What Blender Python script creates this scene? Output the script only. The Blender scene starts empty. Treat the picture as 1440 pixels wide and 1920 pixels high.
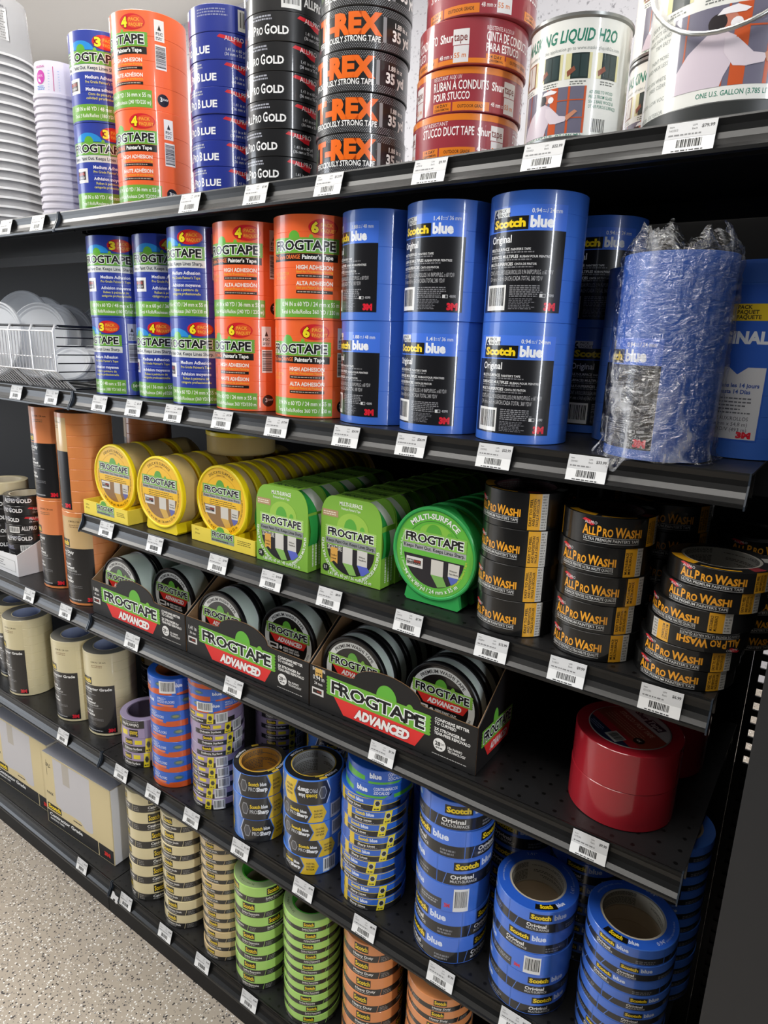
import bpy, math, random
from mathutils import Vector, Matrix, Euler
PI = math.pi
rnd = random.Random(11)
sc = bpy.context.scene
COL = sc.collection

# ------------------------------------------------------------------ camera
cam_d = bpy.data.cameras.new('camera')
cam = bpy.data.objects.new('camera', cam_d)
COL.objects.link(cam)
cam.location = (1.29303, -0.75672, 1.37574)
cam.rotation_euler = (1.32316, -0.0333977, 0.612979)
cam_d.sensor_fit = 'VERTICAL'
cam_d.sensor_height = 36.0
cam_d.lens = 23.508
cam_d.clip_start = 0.02
sc.camera = cam

# ------------------------------------------------------------------ world, lights, exposure
sc.view_settings.view_transform = 'Standard'
sc.view_settings.look = 'None'
sc.view_settings.gamma = 1.0
sc.view_settings.exposure = 0.16
sc.view_settings.use_curve_mapping = False
world = bpy.data.worlds.new('world')
sc.world = world
world.use_nodes = True
bg = world.node_tree.nodes['Background']
bg.inputs[0].default_value = (0.80, 0.88, 1.0, 1)
bg.inputs[1].default_value = 0.03

def area(name, loc, target, sx, sy, power, color):
    d = bpy.data.lights.new(name, 'AREA')
    d.shape = 'RECTANGLE'; d.size = sx; d.size_y = sy
    d.energy = power; d.color = color
    o = bpy.data.objects.new(name, d)
    COL.objects.link(o)
    o.location = loc
    o.rotation_euler = (Vector(target) - Vector(loc)).to_track_quat('-Z', 'Y').to_euler()
    return o
# ceiling troffers over the aisle, over the shelf front and over the next aisle
area('troffer_near', (-0.45, -1.05, 3.05), (-0.3, -0.35, 0.7), 1.3, 0.5, 30, (1.0, 0.97, 0.92))
area('troffer_shelf', (0.1, 0.14, 3.12), (0.1, 0.10, 0.0), 2.6, 0.22, 54, (1.0, 0.97, 0.92))
area('troffer_far', (-2.9, -1.15, 3.05), (-1.9, -0.3, 0.6), 1.2, 0.6, 46, (1.0, 0.97, 0.92))
area('troffer_right', (0.95, -1.3, 3.05), (0.75, 0.0, 1.75), 1.2, 0.4, 14, (1.0, 0.97, 0.92))
area('troffer_behind', (1.0, 1.35, 3.1), (1.0, 1.6, 0.0), 2.2, 0.6, 27, (1.0, 0.97, 0.92))
area('troffer_behind_left', (-2.2, 1.35, 3.1), (-2.2, 1.6, 0.0), 2.2, 0.6, 60, (1.0, 0.97, 0.92))
# shop windows: one on the far left of the aisle, one front right
area('window_light_left', (-3.4, -2.2, 1.6), (0.0, 0.0, 0.8), 1.6, 2.2, 54, (0.84, 0.91, 1.0))
area('window_light_right', (3.9, -1.62, 1.9), (0.3, 0.0, 1.1), 0.13, 2.2, 52, (0.90, 0.94, 1.0))

# ------------------------------------------------------------------ materials
def lin(h):
    h = h.lstrip('#')
    v = [int(h[i:i+2], 16) / 255 for i in (0, 2, 4)]
    return tuple(c / 12.92 if c <= 0.04045 else ((c + 0.055) / 1.055) ** 2.4 for c in v) + (1.0,)
_M = {}
def M(col, rough=0.4, spec=0.5, metal=0.0, coat=0.0, noise=0.0):
    k = (col, rough, spec, metal, coat, noise)
    if k in _M: return _M[k]
    m = bpy.data.materials.new('paint_%s' % col.strip('#'))
    m.use_nodes = True
    nt = m.node_tree; b = nt.nodes['Principled BSDF']
    b.inputs['Base Color'].default_value = lin(col)
    b.inputs['Roughness'].default_value = rough
    b.inputs['Specular IOR Level'].default_value = spec
    b.inputs['Metallic'].default_value = metal
    b.inputs['Coat Weight'].default_value = coat
    b.inputs['Coat Roughness'].default_value = 0.075
    if noise:
        tc = nt.nodes.new('ShaderNodeTexCoord')
        n = nt.nodes.new('ShaderNodeTexNoise'); n.inputs['Scale'].default_value = 260
        bp = nt.nodes.new('ShaderNodeBump'); bp.inputs['Strength'].default_value = noise; bp.inputs['Distance'].default_value = 0.001
        nt.links.new(tc.outputs['Object'], n.inputs['Vector'])
        nt.links.new(n.outputs['Fac'], bp.inputs['Height'])
        nt.links.new(bp.outputs['Normal'], b.inputs['Normal'])
    _M[k] = m
    return m
def P(col): return M(col, 0.32, 0.4, 0.0, 0.8)              # printed, film covered
def PM(col): return M(col, 0.5, 0.4)              # printed card / paper
def translucent(name, col, rough, trans, alpha=1.0):
    m = bpy.data.materials.new(name); m.use_nodes = True
    b = m.node_tree.nodes['Principled BSDF']
    b.inputs['Base Color'].default_value = lin(col)
    b.inputs['Roughness'].default_value = rough
    b.inputs['Transmission Weight'].default_value = trans
    b.inputs['IOR'].default_value = 1.12
    b.inputs['Alpha'].default_value = alpha
    return m
M_CUP = translucent('white_translucent_plastic', '#e6e2ea', 0.35, 0.25)
M_CLEAR = translucent('clear_cloudy_plastic', '#c6c6c8', 0.14, 0.3, 0.6)
M_LID = translucent('frosted_lid_plastic', '#dcdfe4', 0.3, 0.25, 0.85)
M_CASE = translucent('clear_case_plastic', '#e6cf92', 0.25, 0.25, 0.75)
M_CASE_ADV = translucent('pale_green_case_plastic', '#f2fbf8', 0.2, 0.15, 0.8)
M_CASE_GRN = translucent('green_case_plastic', '#2f9a44', 0.3, 0.2, 1.0)

def film_material():
    m = bpy.data.materials.new('crinkled_clear_film'); m.use_nodes = True
    nt = m.node_tree; nt.nodes.clear(); L = nt.links.new
    out = nt.nodes.new('ShaderNodeOutputMaterial')
    tr = nt.nodes.new('ShaderNodeBsdfTransparent'); tr.inputs['Color'].default_value = (.97, .97, .98, 1)
    gl = nt.nodes.new('ShaderNodeBsdfGlossy'); gl.inputs['Roughness'].default_value = 0.13
    df = nt.nodes.new('ShaderNodeBsdfDiffuse'); df.inputs['Color'].default_value = (0.85, 0.87, 0.9, 1)
    mx = nt.nodes.new('ShaderNodeMixShader'); mx2 = nt.nodes.new('ShaderNodeMixShader')
    tc = nt.nodes.new('ShaderNodeTexCoord')
    def noise(scale, sx, sz, detail, dist):
        mp = nt.nodes.new('ShaderNodeMapping'); mp.inputs['Scale'].default_value = (sx, sx, sz)
        n = nt.nodes.new('ShaderNodeTexNoise'); n.inputs['Scale'].default_value = scale; n.inputs['Detail'].default_value = detail; n.inputs['Distortion'].default_value = dist
        L(tc.outputs['Object'], mp.inputs['Vector']); L(mp.outputs[0], n.inputs['Vector']); return n.outputs['Fac']
    fine = noise(50, 1, 2.6, 5, 1.6)
    tall = noise(46, 1, .22, 3, .8)
    add = nt.nodes.new('ShaderNodeMath'); add.operation = 'ADD'; L(fine, add.inputs[0]); L(tall, add.inputs[1])
    bp = nt.nodes.new('ShaderNodeBump'); bp.inputs['Strength'].default_value = 1.0; bp.inputs['Distance'].default_value = 0.009
    L(add.outputs[0], bp.inputs['Height']); L(bp.outputs[0], gl.inputs['Normal'])
    cr = nt.nodes.new('ShaderNodeMapRange'); cr.inputs['From Min'].default_value = 0.55; cr.inputs['From Max'].default_value = 0.75; cr.inputs['To Max'].default_value = 0.42  # tall white streaks painted in as sheen on the film
    L(tall, cr.inputs['Value'])
    mx.inputs['Fac'].default_value = 0.25
    L(tr.outputs[0], mx.inputs[1]); L(gl.outputs[0], mx.inputs[2])
    L(cr.outputs[0], mx2.inputs['Fac']); L(mx.outputs[0], mx2.inputs[1]); L(df.outputs[0], mx2.inputs[2])
    L(mx2.outputs[0], out.inputs['Surface'])
    return m
M_FILM = film_material()

def shelf_material():
    """black powder coat with a 25 mm grid of punched holes on the upper face"""
    m = bpy.data.materials.new('perforated_black_powder_coat'); m.use_nodes = True
    nt = m.node_tree; b = nt.nodes['Principled BSDF']
    tc = nt.nodes.new('ShaderNodeTexCoord'); sep = nt.nodes.new('ShaderNodeSeparateXYZ')
    L = nt.links.new
    L(tc.outputs['Object'], sep.inputs[0])
    def cell(sock):
        d = nt.nodes.new('ShaderNodeMath'); d.operation = 'DIVIDE'; d.inputs[1].default_value = 0.0254
        f = nt.nodes.new('ShaderNodeMath'); f.operation = 'FRACT'
        s = nt.nodes.new('ShaderNodeMath'); s.operation = 'SUBTRACT'; s.inputs[1].default_value = 0.5
        q = nt.nodes.new('ShaderNodeMath'); q.operation = 'MULTIPLY'
        L(sock, d.inputs[0]); L(d.outputs[0], f.inputs[0]); L(f.outputs[0], s.inputs[0]); L(s.outputs[0], q.inputs[0]); L(s.outputs[0], q.inputs[1])
        return q.outputs[0]
    a = nt.nodes.new('ShaderNodeMath'); a.operation = 'ADD'
    L(cell(sep.outputs[0]), a.inputs[0]); L(cell(sep.outputs[1]), a.inputs[1])
    lt = nt.nodes.new('ShaderNodeMath'); lt.operation = 'LESS_THAN'; lt.inputs[1].default_value = 0.0125
    L(a.outputs[0], lt.inputs[0])
    mx = nt.nodes.new('ShaderNodeMix'); mx.data_type = 'RGBA'
    mx.inputs[6].default_value = lin('#1c1c1d'); mx.inputs[7].default_value = lin('#040404')
    L(lt.outputs[0], mx.inputs[0]); L(mx.outputs[2], b.inputs['Base Color'])
    n = nt.nodes.new('ShaderNodeTexNoise'); n.inputs['Scale'].default_value = 900
    bp = nt.nodes.new('ShaderNodeBump'); bp.inputs['Strength'].default_value = 0.12; bp.inputs['Distance'].default_value = 0.0006
    L(tc.outputs['Object'], n.inputs['Vector']); L(n.outputs['Fac'], bp.inputs['Height']); L(bp.outputs[0], b.inputs['Normal'])
    b.inputs['Roughness'].default_value = 0.38
    return m
M_SHELF = shelf_material()
M_RAIL = M('#131313', 0.32, 0.5, 0, 0, 0.05)
M_BLACK = M('#070708', 0.6, 0.3)
M_CAP = M('#2b333d', 0.3, 0.5)

def floor_material():
    m = bpy.data.materials.new('flaked_epoxy_floor'); m.use_nodes = True
    nt = m.node_tree; b = nt.nodes['Principled BSDF']; L = nt.links.new
    tc = nt.nodes.new('ShaderNodeTexCoord')
    def flakes(scale, lo, seed):
        mp = nt.nodes.new('ShaderNodeMapping'); mp.inputs['Location'].default_value = (seed, seed * 2, 0)
        v = nt.nodes.new('ShaderNodeTexVoronoi'); v.inputs['Scale'].default_value = scale
        sp = nt.nodes.new('ShaderNodeSeparateColor')
        g = nt.nodes.new('ShaderNodeMath'); g.operation = 'GREATER_THAN'; g.inputs[1].default_value = lo
        d = nt.nodes.new('ShaderNodeMath'); d.operation = 'LESS_THAN'; d.inputs[1].default_value = 0.36
        q = nt.nodes.new('ShaderNodeMath'); q.operation = 'MULTIPLY'
        L(tc.outputs['Object'], mp.inputs[0]); L(mp.outputs[0], v.inputs['Vector']); L(v.outputs['Color'], sp.inputs[0])
        L(sp.outputs[0], g.inputs[0]); L(v.outputs['Distance'], d.inputs[0]); L(g.outputs[0], q.inputs[0]); L(d.outputs[0], q.inputs[1])
        return q.outputs[0]
    n = nt.nodes.new('ShaderNodeTexNoise'); n.inputs['Scale'].default_value = 9; n.inputs['Detail'].default_value = 4
    L(tc.outputs['Object'], n.inputs['Vector'])
    base = nt.nodes.new('ShaderNodeMix'); base.data_type = 'RGBA'
    base.inputs[6].default_value = lin('#9c9285'); base.inputs[7].default_value = lin('#aca295'); L(n.outputs['Fac'], base.inputs[0])
    cur = base.outputs[2]
    for sc_, lo, sd, colr in ((155, .80, 0, '#d8d5d0'), (150, .83, 5, '#4a4748'), (210, .72, 9, '#7d7771'), (240, .82, 13, '#e6e3de'), (200, .86, 17, '#262425')):
        mx = nt.nodes.new('ShaderNodeMix'); mx.data_type = 'RGBA'; mx.inputs[7].default_value = lin(colr)
        L(flakes(sc_, lo, sd), mx.inputs[0]); L(cur, mx.inputs[6]); cur = mx.outputs[2]
    L(cur, b.inputs['Base Color'])
    b.inputs['Roughness'].default_value = 0.3
    return m
def wall_material():
    m = bpy.data.materials.new('speckled_plaster'); m.use_nodes = True
    nt = m.node_tree; b = nt.nodes['Principled BSDF']; L = nt.links.new
    tc = nt.nodes.new('ShaderNodeTexCoord'); n = nt.nodes.new('ShaderNodeTexNoise'); n.inputs['Scale'].default_value = 75; n.inputs['Detail'].default_value = 4
    r = nt.nodes.new('ShaderNodeMapRange'); r.inputs['From Min'].default_value = .60; r.inputs['From Max'].default_value = .70
    mx = nt.nodes.new('ShaderNodeMix'); mx.data_type = 'RGBA'; mx.inputs[6].default_value = lin('#b2b1b6'); mx.inputs[7].default_value = lin('#7f7e83')
    L(tc.outputs['Object'], n.inputs['Vector']); L(n.outputs['Fac'], r.inputs['Value']); L(r.outputs[0], mx.inputs[0]); L(mx.outputs[2], b.inputs['Base Color'])
    b.inputs['Roughness'].default_value = 0.8
    return m

# ------------------------------------------------------------------ mesh + object helpers
class MB:
    """collects faces with materials and builds one mesh"""
    def __init__(s): s.v = []; s.f = []; s.m = []; s.mats = []; s.n = []; s.hasn = False
    def mi(s, mat):
        if mat not in s.mats: s.mats.append(mat)
        return s.mats.index(mat)
    def add(s, vs, fs, mat, ns=None):
        b = len(s.v); k = s.mi(mat)
        s.v.extend(vs)
        s.n.extend(ns if ns else [(0, 0, 0)] * len(vs))
        if ns: s.hasn = True
        for f in fs: s.f.append(tuple(i + b for i in f)); s.m.append(k)
        return s
    def box(s, x0, y0, z0, x1, y1, z1, mat):
        v = [(x, y, z) for x in (x0, x1) for y in (y0, y1) for z in (z0, z1)]
        f = [(0, 1, 3, 2), (4, 6, 7, 5), (0, 4, 5, 1), (2, 3, 7, 6), (0, 2, 6, 4), (1, 5, 7, 3)]
        return s.add(v, f, mat)
    def lathe(s, prof, mat, seg=72, c=(0, 0, 0), cap=False):
        """each profile segment keeps its own vertices, so rims stay crisp while the round is smooth"""
        for (r0, z0), (r1, z1) in zip(prof[:-1], prof[1:]):
            vs, ns, fs = [], [], []
            dr, dz = r1 - r0, z1 - z0; l = math.hypot(dr, dz) or 1
            nr, nz = dz / l, -dr / l
            for i in range(seg):
                a = 2 * PI * i / seg; sa, ca = math.sin(a), -math.cos(a)
                vs += [(c[0] + r0 * sa, c[1] + r0 * ca, c[2] + z0), (c[0] + r1 * sa, c[1] + r1 * ca, c[2] + z1)]
                ns += [(nr * sa, nr * ca, nz)] * 2
                j = (i + 1) % seg
                fs.append((2 * i, 2 * j, 2 * j + 1, 2 * i + 1))
            s.add(vs, fs, mat, ns)
        return s
    def prism(s, poly, axis, a0, a1, mat):
        """poly of 2D points extruded along axis; 'y': poly is (x,z); 'x': poly is (y,z); 'z': (x,y)"""
        def mk(p, a): return {'y': (p[0], a, p[1]), 'x': (a, p[0], p[1]), 'z': (p[0], p[1], a)}[axis]
        n = len(poly)
        v = [mk(p, a0) for p in poly] + [mk(p, a1) for p in poly]
        f = [tuple(range(n)), tuple(range(2 * n - 1, n - 1, -1))] + [(i, i + n, (i + 1) % n + n, (i + 1) % n) for i in range(n)]
        return s.add(v, f, mat)
    def tube(s, pts, r, mat, seg=8):
        pts = [Vector(p) for p in pts]; vs, fs = [], []
        for i, p in enumerate(pts):
            t = (pts[min(i + 1, len(pts) - 1)] - pts[max(i - 1, 0)]).normalized()
            a = t.cross(Vector((0, 0, 1)) if abs(t.z) < .9 else Vector((1, 0, 0))).normalized(); b = t.cross(a)
            for k in range(seg):
                q = 2 * PI * k / seg
                vs.append(tuple(p + a * (r * math.cos(q)) + b * (r * math.sin(q))))
        for i in range(len(pts) - 1):
            for k in range(seg):
                fs.append((i * seg + k, i * seg + (k + 1) % seg, (i + 1) * seg + (k + 1) % seg, (i + 1) * seg + k))
        fs.append(tuple(range(seg))); fs.append(tuple(range((len(pts) - 1) * seg, len(pts) * seg))[::-1])
        return s.add(vs, fs, mat)
    def mesh(s, name, smooth=False):
        me = bpy.data.meshes.new(name)
        me.from_pydata(s.v, [], s.f)
        for m in s.mats: me.materials.append(m)
        me.polygons.foreach_set('material_index', s.m)
        if s.hasn or smooth:
            me.polygons.foreach_set('use_smooth', [True] * len(s.f))
        me.update()
        if s.hasn:
            nn = s.n
            flat = {}
            out = []
            for p in me.polygons:
                for i in p.vertices:
                    out.append(nn[i] if nn[i] != (0, 0, 0) else tuple(p.normal))
            me.normals_split_custom_set(out)
        return me
    def obj(s, name, parent=None, loc=(0, 0, 0), smooth=False):
        return mobj(name, s.mesh(name, smooth), parent, loc)
def mobj(name, mesh, parent=None, loc=(0, 0, 0), rz=0):
    o = bpy.data.objects.new(name, mesh); COL.objects.link(o)
    o.location = loc; o.rotation_euler = (0, 0, rz)
    if parent is not None: o.parent = parent
    return o
def tag(o, label, cat, group=None):
    o['label'] = label; o['category'] = cat
    if group: o['group'] = group
    return o
def thing(name, label, cat, loc=(0, 0, 0), rz=0, group=None, rot=None):
    o = bpy.data.objects.new(name, None); COL.objects.link(o)
    o.empty_display_size = 0.02
    o.location = loc; o.rotation_euler = rot or (0, 0, rz)
    return tag(o, label, cat, group)
def struct(o): o['kind'] = 'structure'; return o
def dup(root, loc, rz, label, group=None):
    """a copy of a thing with copies of its parts and sub-parts"""
    r = root.copy(); COL.objects.link(r); r.location = loc; r.rotation_euler = (0, 0, rz); r['label'] = label
    if group: r['group'] = group
    for ch in list(root.children):
        c = ch.copy(); COL.objects.link(c); c.parent = r
        for g in ch.children:
            d = g.copy(); COL.objects.link(d); d.parent = c
    return r

# ------------------------------------------------------------------ printed designs (millimetres, u to the right, v up)
_T = {}
def glyphs(s, bold):
    k = (s, bold)
    if k in _T: return _T[k]
    c = bpy.data.curves.new('t', 'FONT'); c.body = s; c.size = 1; c.resolution_u = 2; c.offset = bold
    o = bpy.data.objects.new('t', c)
    me = bpy.data.meshes.new_from_object(o)
    vs = [(v.co.x / .682, v.co.y / .682) for v in me.vertices]
    tr = [tuple(vs[i] for i in p.vertices) for p in me.polygons]
    bpy.data.objects.remove(o); bpy.data.curves.remove(c); bpy.data.meshes.remove(me)
    xs = [p[0] for p in vs] or [0, 1]
    r = (tr, min(xs), max(xs))
    _T[k] = r
    return r
def tris_of(poly):
    return [(poly[0], poly[i], poly[i + 1]) for i in range(1, len(poly) - 1)]
class Design:
    """flat layers of print; overlapping layers get a small radial step"""
    def __init__(s, seed=1): s.el = []; s.r = random.Random(seed)
    def put(s, polys, col):
        if not polys: return s
        polys = [q if sum(q[i - 1][0] * q[i][1] - q[i][0] * q[i - 1][1] for i in range(len(q))) >= 0 else q[::-1] for q in polys]
        x0 = min(p[0] for q in polys for p in q); x1 = max(p[0] for q in polys for p in q)
        y0 = min(p[1] for q in polys for p in q); y1 = max(p[1] for q in polys for p in q)
        lv = 0
        for b, l, _, _ in s.el:
            if b[0] < x1 and b[2] > x0 and b[1] < y1 and b[3] > y0: lv = max(lv, l + 1)
        s.el.append(((x0, y0, x1, y1), lv, polys, col))
        return s
    def rect(s, col, u0, v0, u1, v1): return s.put([[(u0, v0), (u1, v0), (u1, v1), (u0, v1)]], col)
    def poly(s, col, pts): return s.put([list(pts)], col)
    def ell(s, col, cu, cv, ru, rv, n=28, a0=0, a1=360):
        pts = [(cu + ru * math.cos(math.radians(a0 + (a1 - a0) * i / n)), cv + rv * math.sin(math.radians(a0 + (a1 - a0) * i / n))) for i in range(n + (a1 - a0 < 360))]
        return s.put([pts], col)
    def ring(s, col, cu, cv, r0, r1, a0=0, a1=360, n=48):
        q = []
        for i in range(n):
            a, b = (math.radians(a0 + (a1 - a0) * k / n) for k in (i, i + 1))
            q.append([(cu + r0 * math.cos(a), cv + r0 * math.sin(a)), (cu + r1 * math.cos(a), cv + r1 * math.sin(a)), (cu + r1 * math.cos(b), cv + r1 * math.sin(b)), (cu + r0 * math.cos(b), cv + r0 * math.sin(b))])
        return s.put(q, col)
    def text(s, col, t, u, v, h, w=None, b=0.02, al='l', rot=0, shear=0, xs=None):
        if w:
            tr, x0, x1 = glyphs(t, 0.0); b = round(b * max(.25, min(1, w / ((x1 - x0) * h))), 3)
        elif xs: b = round(b * min(1, xs), 3)
        tr, x0, x1 = glyphs(t, b)
        k = (w / ((x1 - x0) * h)) if w else (xs or 1)
        W = (x1 - x0) * h * k
        o = {'l': 0, 'c': -W / 2, 'r': -W}[al]
        ca, sa = math.cos(math.radians(rot)), math.sin(math.radians(rot))
        def f(p):
            x, y = (p[0] - x0) * h * k + o + shear * p[1] * h, p[1] * h
            return (u + x * ca - y * sa, v + x * sa + y * ca)
        return s.put([[f(p) for p in q] for q in tr], col)
    def arc(s, col, t, cu, cv, R, mid, h, b=0.02, inward=False, k=1.0):
        """text on an arc; mid is clockwise from the top; inward = reads along the bottom"""
        tr, x0, x1 = glyphs(t, b); W = (x1 - x0) * h * k
        def f(p):
            x, y = (p[0] - x0) * h * k - W / 2, p[1] * h
            if inward: a = math.radians(mid) - x / R; rr = R - y
            else: a = math.radians(mid) + x / R; rr = R + y
            return (cu + rr * math.sin(a), cv + rr * math.cos(a))
        return s.put([[f(p) for p in q] for q in tr], col)
    def micro(s, col, u0, v0, u1, v1, n, fill=.5):
        """lines of print too small to read in the photo"""
        q = []; dv = (v1 - v0) / n
        for i in range(n):
            u = u0; y = v0 + i * dv + dv * .2
            end = u1 - (u1 - u0) * s.r.random() * .25
            while u < end:
                w = min(s.r.uniform(1.5, 5), end - u)
                q.append([(u, y), (u + w, y), (u + w, y + dv * fill), (u, y + dv * fill)]); u += w + 1.0
        return s.put(q, col)
    def barcode(s, u0, v0, u1, v1, vertical=True, bgc='#e9e9e6'):
        if bgc: s.rect(bgc, u0, v0, u1, v1)
        q = []
        if vertical:
            m = (u1 - u0) * .1; u = u0 + m
            while u < u1 - m:
                w = s.r.choice((.4, .6, .9, 1.3)); q.append([(u, v0 + (v1 - v0) * .18), (u + w, v0 + (v1 - v0) * .18), (u + w, v1 - (v1 - v0) * .1), (u, v1 - (v1 - v0) * .1)]); u += w + s.r.choice((.5, .7, 1.0))
        else:
            m = (v1 - v0) * .08; v = v0 + m
            while v < v1 - m:
                w = s.r.choice((.4, .6, .9, 1.3)); q.append([(u0 + 1, v), (u1 - 1, v), (u1 - 1, v + w), (u0 + 1, v + w)]); v += w + s.r.choice((.5, .7, 1.0))
        return s.put(q, '#161616')
    def out_text(s, t, u, v, h, w, edge='#f4f6f2', ink='#141414', b=.03, e=.085, shear=0):
        """lettering with an outline"""
        tr, x0, x1 = glyphs(t, b); k = w / ((x1 - x0) * h)
        def f(p, g=0): return (u + (p[0] - x0) * h * k + shear * p[1] * h, v + p[1] * h)
        tr2, a0, a1 = glyphs(t, e)
        s.put([[(u + (p[0] - x0) * h * k + shear * p[1] * h, v + p[1] * h) for p in q] for q in tr2], edge)
        return s.put([[f(p) for p in q] for q in tr], ink)
    def scotch(s, u, v, w, h, tx='Scotch'):
        s.rect('#15130f', u, v, u + w, v + h)
        return s.text('#f3d21e', tx, u + w * .06, v + h * .22, h * .58, w * .88, .05)
    def shifted(s, du, half):
        d = Design(); d.r = s.r
        for b, l, q, c in s.el:
            d.el.append(((b[0] + du, b[1], b[2] + du, b[3]), l, [[(p[0] + du, p[1]) for p in f] for f in q], c))
        return d
    def flipped(s, h):
        """the print of a roll turned upside down"""
        d = Design(); d.r = s.r
        for b, l, q, c in s.el: d.el.append(((-b[2], h - b[3], -b[0], h - b[1]), l, [[(-p[0], h - p[1]) for p in f] for f in q], c))
        return d
    # ---- output
    def wrap(s, r, mats=P, step=5.0, off=0.00012, lift=0.00015, flip=False, repeat=1):
        """print wrapped round a cylinder of radius r (m); 5 degree chords shared with the roll below"""
        mb = MB(); R = r * 1000; du = math.radians(step) * R
        for rep in range(repeat):
            sh = rep * 2 * PI * R / repeat
            for b, lv, polys, col in s.el:
                rr = r + lift + lv * off; mat = mats(col)
                vs, fs, ns = [], [], []
                for q in polys:
                    a = min(p[0] for p in q); e = max(p[0] for p in q)
                    k0 = math.floor(a / du + 1e-6); k1 = math.ceil(e / du - 1e-6)
                    for k in range(k0, max(k1, k0 + 1)):
                        c = clip(q, k * du, (k + 1) * du) if (k1 - k0) > 1 else q
                        if len(c) < 3: continue
                        base = len(vs)
                        t0 = math.radians(k * step); t1 = math.radians((k + 1) * step)
                        p0 = (rr * math.sin(t0), -rr * math.cos(t0)); p1 = (rr * math.sin(t1), -rr * math.cos(t1))
                        so = math.radians(sh / R * 180 / PI)
                        cs, sn = math.cos(so), math.sin(so)
                        for (u, v) in c:
                            f = u / du - k
                            x = p0[0] + (p1[0] - p0[0]) * f; y = p0[1] + (p1[1] - p0[1]) * f
                            x, y = x * cs - y * sn, x * sn + y * cs
                            vs.append((x, y, v / 1000))
                            l = math.hypot(x, y); ns.append((x / l, y / l, 0))
                        fs.append(tuple(range(base, len(vs))))
                mb.add(vs, fs, mat, ns)
        return mb
    def flat(s, fn, mats=PM, off=0.00012, lift=0.0002, mb=None):
        """print on a surface: fn(u, v, d) -> xyz, d = distance off the surface in m"""
        mb = mb or MB()
        for b, lv, polys, col in s.el:
            vs, fs = [], []
            for q in polys:
                base = len(vs)
                vs += [fn(u, v, lift + lv * off) for u, v in q]
                fs.append(tuple(range(base, len(vs))))
            mb.add(vs, fs, mats(col))
        return mb
def clip(q, a, b):
    def half(q, x, sg):
        o = []
        for i in range(len(q)):
            p, n = q[i], q[(i + 1) % len(q)]
            ip = sg * (p[0] - x) >= -1e-9; inn = sg * (n[0] - x) >= -1e-9
            if ip: o.append(p)
            if ip != inn:
                t = (x - p[0]) / (n[0] - p[0]); o.append((x, p[1] + t * (n[1] - p[1])))
        return o
    q = half(q, a, 1)
    return half(q, b, -1) if len(q) > 2 else []
# ------------------------------------------------------------------ printed labels of the goods
def logo_ft(d, u, v, w, h, edge='#6aa83c'):
    """green banner with the outlined word, zigzag right end"""
    z = [(u + w, v + h)]; n = 6
    d.poly(edge, [(u, v), (u + w, v), (u + w, v + h), (u, v + h)])
    for i in range(n):
        y = v + h * i / n
        d.poly(edge, [(u + w, y), (u + w + h * .07, y + h / n / 2), (u + w, y + h / n)])
        d.poly(edge, [(u, y), (u, y + h / n), (u - h * .07, y + h / n / 2)])
    d.out_text('FROGTAPE', u + w * .045, v + h * .2, h * .6, w * .91)
def hill(d, u, v, w, h, col='#62ad3a'):
    d.ell(col, u + w / 2, v, w / 2, h, 20, 0, 180)
def D_blue_pack(cnt, size, total):
    d = Design(cnt)
    d.rect('#4676e0', -50, 11, 58, 129); d.rect('#17171a', -50, 11, 58, 101)
    d.rect('#e8e9e4', -39, 112, -11, 127)
    d.text('#17171a', cnt and str(cnt) or '3', -37.5, 114, 11, b=.03)
    for i, t in enumerate(('PACK', 'PAQUET', 'PAQUETE')): d.text('#17171a', t, -28, 122.5 - i * 4.4, 3.3, b=.01)
    a, b_ = size
    d.text('#e8ecf4', a, 16, 120, 4.6, w=11, b=.02); d.text('#e8ecf4', '/' + b_ + 'mm', 33, 120, 4.6, w=18, b=.01); d.micro('#b9c8ea', 28, 120, 33, 124, 2)
    d.scotch(-38, 102.6, 51, 14.6)
    d.text('#f2f4f8', 'blue', 15, 105, 11.5, w=27, b=.05)
    d.text('#f4f4f4', 'Original', -38, 89, 8.0, w=32, b=.02)
    for i, (t, t2) in enumerate((('MULTI-SURFACE', "PAINTER'S TAPE"), ('SURFACES MULTIPLES', 'RUBAN POUR PEINTRES'), ('MULTI-SUPERFICIES', 'CINTA DE PINTOR'))):
        y = 80 - i * 8.2; w = (30, 42, 36)[i]
        d.text('#e6e6e6', t, -38, y, 3.3, w=w, b=.02); d.text('#d6d6d6', t2, -38 + w + 2, y, 2.5, w=(24, 36, 26)[i], b=.02)
        d.micro('#7d7d80', -38, y - 3.0, 34, y - 1.0, 1, .7)
    d.text('#b8b8ba', 'CONT. %d ROLLS/ROULEAU/ROLLOS %s IN/PO/PULG. x 60 YD/V' % (cnt, a), -38, 53.5, 5.0, w=84, b=0)
    d.text('#b8b8ba', '(%s mm x 54,8 m) EA/CH./CADA TOTAL %s YD/V' % (b_, total), -38, 46.5, 5.0, w=72, b=0)
    d.barcode(-41, 13, -9, 42)
    d.micro('#8c8c90', -4, 28, 38, 42, 6); d.micro('#6f6f74', -4, 14, 28, 27, 7)
    d.rect('#d9d9d9', 32, 28, 39, 32); d.rect('#3a3a3c', 35.5, 28.4, 38.6, 31.6); d.text('#cfcfd2', '43090', 41, 28.6, 3.2, w=8, b=0)
    d.text('#e02436', '3M', 38, 14, 7.5, w=14, b=.07)
    return d
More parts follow.
